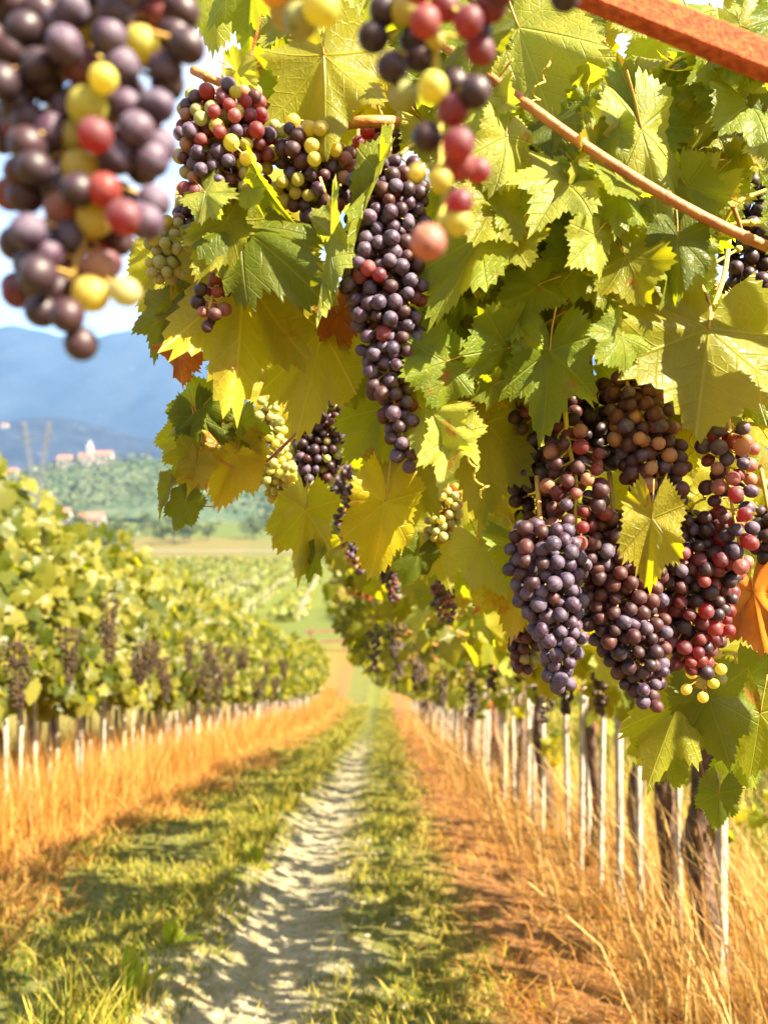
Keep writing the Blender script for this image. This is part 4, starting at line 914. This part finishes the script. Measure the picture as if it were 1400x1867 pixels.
while yy < 19:
    x = rg.uniform(-2.34, -2.16); h = 1.45 + .22 * math.sin(yy * 2.1) + rg.uniform(-.14, .14)
    far_bunch(Vector((x, yy, gzf(x, yy) + h)), rg.uniform(.24, .44), rg.uniform(.15, .26), 'dark bunch hanging in the left row, %s counted from the left edge' % ordn(i), 'dark bunches hanging in the left row', DARKFAR, 190)
    yy += (rg.uniform(.06, .13) if rg.random() < .68 else rg.uniform(.5, 1.0)) * (1 + yy * .03); i += 1
rg = random.Random(6); yy = 2.6; i = 0
while yy < 14:
    x = rg.uniform(-.15, .9); h = hbot(x) + rg.uniform(.0, .2)
    far_bunch(Vector((x, yy, gzf(x, yy) + h)), rg.uniform(.16, .26), rg.uniform(.08, .13), 'dark bunch under the receding right row, %s counted from the near end' % ordn(i), 'dark bunches under the receding right row', rg.choice(DARKG), 60)
    yy += rg.uniform(.2, .5); i += 1
# next row beyond the right one, glimpsed between the trunks
y = 4.0; i = 0
while y < 24:
    e = vine_root(5.9, y, 'vine of the next row glimpsed between the right trunks, %s from the right' % ordn(i), 'vines of the next row beyond the right trunks')
    trunk(e, 1.15, (0, .05), .035, 6)
    P = roof_points(170, y - .7, y + .7, RNG, (4.6, 6.5), lambda x: 1.0, lambda x: 1.9); A_, N_ = pose_arrays(len(P), RNG)
    P = P[P[:, 1] > 3]; leaf_cloud('foliage', e, P - np.array(e.location), A_[:len(P)], N_[:len(P)], RNG.uniform(.08, .13, len(P)))
    y += 1.3; i += 1

# ------------------------------------------------------------------ rusty pergola arm and posts
def pergola(y, label, plabel, xleft=-.35, zpost=None):
    a = Vector((XR, y, gzf(XR, y) + 1.06)) if zpost is None else zpost
    s = Vector((-1, 0, .40)).normalized(); b_ = a + s * ((XR - xleft) / abs(s.x))
    b = MB()
    d = s; side = Vector((0, 1, 0)); up = side.cross(d)
    if up.z < 0: up = -up
    w2, h2, ch = .008, .0105, .002
    prof = [(-w2, -h2 + ch), (-w2 + ch, -h2), (w2 - ch, -h2), (w2, -h2 + ch), (w2, h2 - ch), (w2 - ch, h2), (-w2 + ch, h2), (-w2, h2 - ch)]
    V = []; N = 24
    for k in range(N + 1):
        c = a.lerp(b_, k / N)
        for u, v in prof: V.append(tuple(c + side * u + up * v))
    fs = [(k * 8 + j, k * 8 + (j + 1) % 8, (k + 1) * 8 + (j + 1) % 8, (k + 1) * 8 + j) for k in range(N) for j in range(8)]
    fs += [(0, 1, 2, 3), (0, 3, 4, 7), (4, 5, 6, 7)] + [tuple(N * 8 + q for q in f[::-1]) for f in [(0, 1, 2, 3), (0, 3, 4, 7), (4, 5, 6, 7)]]
    b.add(V, fs)
    e = empty('pergola_frame', (XR, y, gzf(XR, y)), label, 'pergola frame', 'steel pergola frames')
    o = obj('beam', b.mesh('beam', RUST), e); o.location = -Vector(e.location)
    p = MB(); p.bar((.05, 0, -.3), (.05, 0, 1.75), .05, .05); obj('post', p.mesh('post', RUST), e)
    bl = MB(); bl.tube([(.02, -.03, 1.06), (.02, .03, 1.06)], [.011, .011], 6); obj('bolt', bl.mesh('bolt', RUST), e)
pergola(.57, 'rusty orange steel pergola arm crossing the top right corner', '', zpost=Vector((XR, .57, -.098)))
pergola(5.3, 'rusty pergola frame hidden in the leaf roof near the fifth stake', '')
pergola(10.2, 'rusty pergola frame half way along the right row', '')
# trellis wires, one per row
for x, hs, y0, lb in ((XR, 1.25, 2.4, 'thin steel trellis wire strung along the right row'), (XL + .1, 1.1, 4.2, 'thin steel trellis wire strung along the left row')):
    b = MB(); ys_ = np.linspace(y0, 36, 30); b.tube([(x, v, gzf(x, v) + hs) for v in ys_], .002, 4)
    tag(obj('trellis_wire', b.mesh('trellis_wire', simple('wire', (.35, .33, .3), None, .4, 8, .5, 0, .8))), lb, 'wire')
# clods and pebbles on the bare dirt, leaf litter under the vines
b = MB(); rg = random.Random(8)
for _ in range(1900):
    y = 1.7 + 16 * rg.random() ** 1.9; x = rg.gauss(-.43, .19); r = rg.uniform(.004, .014) * (1 + .03 * y); z = gzf(x, y) + .012
    O = np.array([(1, 0, 0), (-1, 0, 0), (0, 1, 0), (0, -1, 0), (0, 0, .8), (0, 0, -.6)]) * r * np.array([[rg.uniform(.6, 1.4)] for _ in range(6)]); a = rg.uniform(0, 3)
    O = O @ np.array([[math.cos(a), -math.sin(a), 0], [math.sin(a), math.cos(a), 0], [0, 0, 1]]) + (x, y, z)
    b.add(O, [(0, 2, 4), (2, 1, 4), (1, 3, 4), (3, 0, 4), (2, 0, 5), (1, 2, 5), (3, 1, 5), (0, 3, 5)])
tag(obj('pebbles', b.mesh('pebbles', simple('clod', (.30, .26, .18), (.17, .14, .09), .9, 6))), 'small clods and pebbles scattered over the pale rut', 'pebbles', kind='stuff')
# leafy weed on the left lip of the rut
def weed(x, y, n, h, label):
    e = empty('weed', (x, y, gzf(x, y)), label, 'weed', 'leafy weeds on the lip of the rut')
    for k in range(n):
        a = random.uniform(0, 6.28); el = random.uniform(.5, 1.2); d = Vector((math.cos(a) * math.cos(el), math.sin(a) * math.cos(el), math.sin(el)))
        o = obj('leaf', WEEDL, e); o.matrix_local = leaf_matrix(Vector((0, 0, .0)), d, Vector((math.cos(a), math.sin(a), .8)) if abs(d.z) > .2 else Vector((0, 0, 1)), (h * random.uniform(.6, 1), h * random.uniform(.7, 1.1)))
wv = []; wf = []
for k in range(6):
    t = k / 5; ww = .20 * math.sin(math.pi * min(1, t * .9 + .08)) ** .8; wv += [(-ww, t, -.35 * t * t + .06), (0, t, -.35 * t * t), (ww, t, -.35 * t * t + .06)]
for k in range(5): wf += [(k * 3, k * 3 + 1, k * 3 + 4, k * 3 + 3), (k * 3 + 1, k * 3 + 2, k * 3 + 5, k * 3 + 4)]
WEEDL = np_mesh('weed_leaf', np.array(wv), [np.array(wf)], LEAFM['g'], True, uv=np.array([(v[0] + .5, v[1]) for v in wv]))
weed(-.78, 2.55, 13, .15, 'broad leafed green weed beside the pale rut at the lower left')
weed(-.80, 3.1, 9, .11, 'smaller green weed further up the rut edge')
weed(-.72, 4.6, 9, .14, 'upright green weed where the rut turns shaded')

# ------------------------------------------------------------------ the valley
# far vineyard rows
rowm = leaf_mat('far_row_leaf', [(.10, .13, .02), (.14, .16, .025), (.18, .18, .03)], (.14, .15, .05), [(.22, .22, .02), (.32, .28, .02)], (.2, .2, .06), detail=False, tmix=.3)
for k in range(-14, 7):
    rx = np.random.default_rng(300 + k); n = 1500; u = rx.random(n) ** 1.2; Y = 86 + 190 * u; X = 6.2 * k + 2 - .055 * (Y - 86) + rx.normal(0, .72, n)
    P = np.stack([X, Y, gz(X, Y) + rx.uniform(.2, 1.3, n)], -1); A_, N_ = pose_arrays(n, rx)
    x0 = 6.2 * k + 2; loc = (x0, 86, gzf(x0, 86))
    e = empty('vine_row', loc, 'distant green vine row on the valley slope, ' + (ordn(-k) + ' left of the track line' if k < 0 else ordn(k) + ' right of the track line'), 'vine row', 'distant vine rows below the slope')
    leaf_cloud('foliage', e, P - np.array(loc), A_, N_, rx.uniform(.45, .8, n) * (1 + .004 * (Y - 86)), mat=rowm, n=6)
    b = MB()
    for yy in np.arange(88, 180, 7.0):
        xx = x0 - .055 * (yy - 86) + 1.4; q = (xx - loc[0], yy - loc[1], gzf(xx, yy) - loc[2])
        b.bar((q[0], q[1], q[2] - .3), (q[0], q[1], q[2] + 2.0), .11)
    o = obj('posts', b.mesh('posts', STAKE), e); o['kind'] = 'stuff'
# wooden rail fence at the bottom of the track
e = empty('wooden_fence', (-2.6, 58, gzf(-2.6, 58)), 'brown wooden rail fence across the bottom of the track', 'fence')
WOOD = simple('brown_wood', (.22, .11, .06), (.13, .07, .045), .8, 3, .1, .3)
for xx in (-2.6, -.2, 2.2):
    b = MB(); b.bar((xx, 0, -.3), (xx, 0, 1.7), .14); obj('post', b.mesh('post', WOOD), e)
for hz in (.75, 1.5):
    b = MB(); b.bar((-3.0, -.10, hz - .1), (2.9, -.10, hz + .14), .08, .17); obj('rail', b.mesh('rail', WOOD), e)
# pale farm road
xs = np.linspace(-160, 60, 60); V = []
for x in xs:
    yc = 330 + .03 * (x + 100); V += [(x, yc - 2, gzf(x, yc - 2) + .25), (x, yc + 2, gzf(x, yc + 2) + .25)]
i = np.arange(59) * 2
tag(obj('road', np_mesh('road', np.array(V), [np.stack([i, i + 2, i + 3, i + 1], -1)], simple('pale_gravel', (.30, .28, .24), (.24, .22, .18), .9, .5))), 'pale farm road crossing the valley fields', 'road', kind='structure')
# trees
TREEM = leaf_mat('tree_leaf', [(.035, .055, .018), (.055, .08, .022), (.085, .10, .03)], (.08, .10, .04), [(.10, .13, .02), (.18, .18, .03)], (.1, .1, .04), detail=False, tmix=.25)
TRUNKM = simple('tree_bark', (.12, .09, .07), (.06, .045, .035), .9, 4)
def tree(x, y, h, wd, label, zb=None, n=240, group='trees in the valley'):
    rx = np.random.default_rng(int(abs(x) * 13 + y)); z0 = gzf(x, y) if zb is None else zb
    e = empty('tree', (x, y, z0), label, 'tree', group)
    b = MB(); b.tube([(0, 0, -.5), (.1, 0, h * .3), (0, .1, h * .7)], [h * .03, h * .022, h * .008], 6)
    for k in range(4):
        a = rx.uniform(0, 6.28); b.tube([(0, 0, h * .35), (math.cos(a) * wd * .3, math.sin(a) * wd * .3, h * .62)], [h * .012, h * .005], 5)
    obj('trunk', b.mesh('trunk', TRUNKM), e)
    C = np.stack([rx.normal(0, wd * .2, 9), rx.normal(0, wd * .2, 9), rx.uniform(.35, .85, 9) * h], -1)
    c = C[rx.integers(0, 9, n)]; P = c + rx.normal(0, 1, (n, 3)) * np.array([wd * .13, wd * .13, h * .09])
    A_ = rx.normal(0, 1, (n, 3)); N_ = rx.normal(0, 1, (n, 3)) + np.array([0, -.2, .6])
    leaf_cloud('crown', e, P, A_, N_, rx.uniform(.07, .13, n) * wd * .9, mat=TREEM, n=6)
rg = random.Random(77); TL = []
for k in range(30):
    px = rg.uniform(80, 560); y = rg.uniform(380, 560); x = (px - 700) / F * y
    TL.append((x, y, rg.uniform(9, 15), rg.uniform(8, 13)))
for k in range(7):
    y = 300 + rg.uniform(-20, 20); px = 130 + k * 15 + rg.uniform(-4, 4); TL.append(((px - 700) / F * y, y, rg.uniform(9, 13), rg.uniform(7, 10)))
TL.sort(key=lambda t: t[0] / t[1])
for k, (x, y, h, wd) in enumerate(TL):
    tree(x, y, h, wd, 'hazy green tree in the valley, %s counted from the left' % ordn(k))
rx = np.random.default_rng(41); n = 5200
X = rx.uniform(-520, 300, n); Y = rx.uniform(720, 860, n); Z = knoll_h(X, Y)
A_ = rx.normal(0, 1, (n, 3)); N_ = rx.normal(0, 1, (n, 3)) + np.array([0, -.3, .6])
o = leaf_cloud('wood', None, np.stack([X, Y, Z + rx.uniform(1, 8, n)], -1), A_, N_, rx.uniform(2.0, 4.2, n), mat=TREEM, n=6); tag(o, 'dense woods covering the town hill', 'woods', kind='stuff')
# houses and church
WALLW = simple('pale_render', (.30, .26, .23), (.24, .21, .18), .85, .3); ROOFR = simple('terracotta', (.28, .12, .08), (.22, .09, .06), .85, .5); DARKW = simple('window_dark', (.05, .055, .06), None, .3)
def house(x, y, wd, dp, h, rh, label, tower=None, zb=None, hip=False):
    z0 = zb if zb is not None else float(knoll_h(np.array(x), np.array(y))) if 690 < y < 1060 else gzf(x, y)
    if 1200 < y < 2200: z0 = max(z0, float(ridge(np.array(float(x)), np.array(float(y)))))
    e = empty('house', (x, y, z0), label, 'house' if not tower else 'church', 'pale houses with red roofs in the valley')
    b = MB(); b.box((0, 0, h / 2 - 1), (wd, dp, h + 2)); b.add([(-wd / 2, 0, h + rh), (-wd / 2, -dp / 2, h), (-wd / 2, dp / 2, h)], [(0, 1, 2)]); b.add([(wd / 2, 0, h + rh), (wd / 2, -dp / 2, h), (wd / 2, dp / 2, h)], [(0, 2, 1)])
    obj('wall', b.mesh('wall', WALLW), e)
    b = MB(); ov = .5
    for s_ in (-1, 1):
        V = [(-wd / 2 - ov, s_ * (dp / 2 + ov), h - .25), (wd / 2 + ov, s_ * (dp / 2 + ov), h - .25), (wd / 2 + ov, 0, h + rh + .15), (-wd / 2 - ov, 0, h + rh + .15)]
        V2 = [(v[0], v[1], v[2] + .35) for v in V]; b.add(V + V2, [(0, 1, 2, 3), (4, 5, 6, 7), (0, 1, 5, 4), (1, 2, 6, 5), (3, 0, 4, 7)])
    rf = obj('roof', b.mesh('roof', ROOFR), e)
    b = MB(); b.box((wd * .25, dp * .1, h + rh * .8), (.9, .9, 2.4)); obj('chimney', b.mesh('chimney', WALLW), rf)
    for k in range(max(2, int(wd / 5))):
        for st in range(max(1, int(h / 4))):
            b = MB(); b.box((-wd / 2 + (k + .5) * wd / max(2, int(wd / 5)), -dp / 2 - .02, 2 + st * 3.4), (1.3, .14, 1.7)); obj('window', b.mesh('window', DARKW), e)
    if tower:
        b = MB(); b.box((wd * .3, 0, tower / 2), (6, 6, tower)); b.add([(wd * .3 - 3.4, -3.4, tower), (wd * .3 + 3.4, -3.4, tower), (wd * .3 + 3.4, 3.4, tower), (wd * .3 - 3.4, 3.4, tower), (wd * .3, 0, tower + 9)], [(0, 1, 4), (1, 2, 4), (2, 3, 4), (3, 0, 4)])
        obj('tower', b.mesh('tower', WALLW), e)
def hpx(px, y): return (px - 700) / F * y
house(hpx(158, 840), 840, 13, 10, 8, 4, 'white church with a tower on top of the town hill', tower=17)
house(hpx(190, 845), 845, 18, 12, 8, 4, 'small house with red roof right of the church')
house(hpx(120, 850), 850, 14, 11, 8, 4, 'pale house left of the church on the hill')
house(hpx(20, 850), 850, 16, 12, 8, 4, 'pale house at the far left on the hill')
house(hpx(168, 470), 470, 14, 9, 4, 3.5, 'low farmhouse with broad red roof among the valley trees', zb=gzf(-165, 470) + 6)
house(hpx(118, 480), 480, 7, 9, 5, 4, 'small red roofed house left of the broad farmhouse', zb=gzf(-186, 480) + 7)
for k, (px, y) in enumerate(((200, 1520), (10, 1600))):
    house(hpx(px, y), y, 13, 9, 6, 3, 'tiny pale house on the blue ridge, %s counted from the track side' % ordn(k))
# pylon
def pylon(x, y, H, label):
    z0 = gzf(x, y); e = empty('power_pylon', (x, y, z0), label, 'pylon'); m = simple('galvanised', (.16, .16, .17), (.12, .12, .13), .5, 1, .4, 0, .3)
    wst = H * .56; bw, ww, aw = H * .045, H * .020, H * .085
    t_ = H * .0034
    for sx in (-1, 1):
        for sy in (-1, 1):
            b = MB(); b.bar((sx * bw, sy * bw, -1), (sx * ww, sy * ww, wst), t_ * 1.5); obj('leg', b.mesh('leg', m), e)
    b = MB(); N = 9
    for k in range(N):
        f0, f1 = k / N, (k + 1) / N; w0 = bw + (ww - bw) * f0; w1 = bw + (ww - bw) * f1; zA_, zB_ = wst * f0, wst * f1
        for a, c in (((-1, -1), (1, -1)), ((1, -1), (1, 1)), ((1, 1), (-1, 1)), ((-1, 1), (-1, -1))):
            b.bar((a[0] * w0, a[1] * w0, zA_), (c[0] * w1, c[1] * w1, zB_), t_ * .8); b.bar((c[0] * w0, c[1] * w0, zA_), (a[0] * w1, a[1] * w1, zB_), t_ * .8)
    obj('lattice', b.mesh('lattice', m), e)
    for sx in (-1, 1):
        b = MB()
        for off in (-1, 1):
            for sy in (-1, 1):
                b.bar((sx * ww + off * .4 * ww, sy * ww, wst), (sx * aw + off * .5 * ww, sy * ww * .7, H * .98), t_ * 1.2)
        for k in range(7):
            f0, f1 = k / 7, (k + 1) / 7; q0 = sx * ww + (sx * aw - sx * ww) * f0; q1 = sx * ww + (sx * aw - sx * ww) * f1; za, zb_ = wst + (H * .98 - wst) * f0, wst + (H * .98 - wst) * f1
            b.bar((q0 - .4 * ww, -ww, za), (q1 + .4 * ww, -ww, zb_), t_ * .8); b.bar((q0 + .4 * ww, ww, za), (q1 - .4 * ww, ww, zb_), t_ * .8)
        obj('arm', b.mesh('arm', m), e)
    b = MB(); b.bar((-aw * 1.5, 0, H * .86), (aw * 1.5, 0, H * .86), t_ * 1.2); b.bar((-aw * 1.5, 0, H * .86), (-aw, 0, H * .94), t_ * .9); b.bar((aw * 1.5, 0, H * .86), (aw, 0, H * .94), t_ * .9); b.bar((-aw, 0, H * .90), (aw, 0, H * .90), t_)
    obj('cross_arm', b.mesh('cross_arm', m), e)
pylon(hpx(68, 230), 230, 42, 'grey lattice power pylon with forked top beyond the left row')

# ------------------------------------------------------------------ air
b = MB(); b.box((0, 2110, 420), (5400, 4500, 900))
t = NT('haze_air'); pv = t.n('ShaderNodeVolumePrincipled'); pv.inputs['Color'].default_value = (.20, .44, .85, 1); pv.inputs['Density'].default_value = 1.5e-4; pv.inputs['Anisotropy'].default_value = .2
t.t.links.new(pv.outputs[0], t.out.inputs['Volume'])
hz = obj('haze', b.mesh('haze', t.m)); tag(hz, 'thin blue haze filling the valley air', 'haze', kind='stuff')
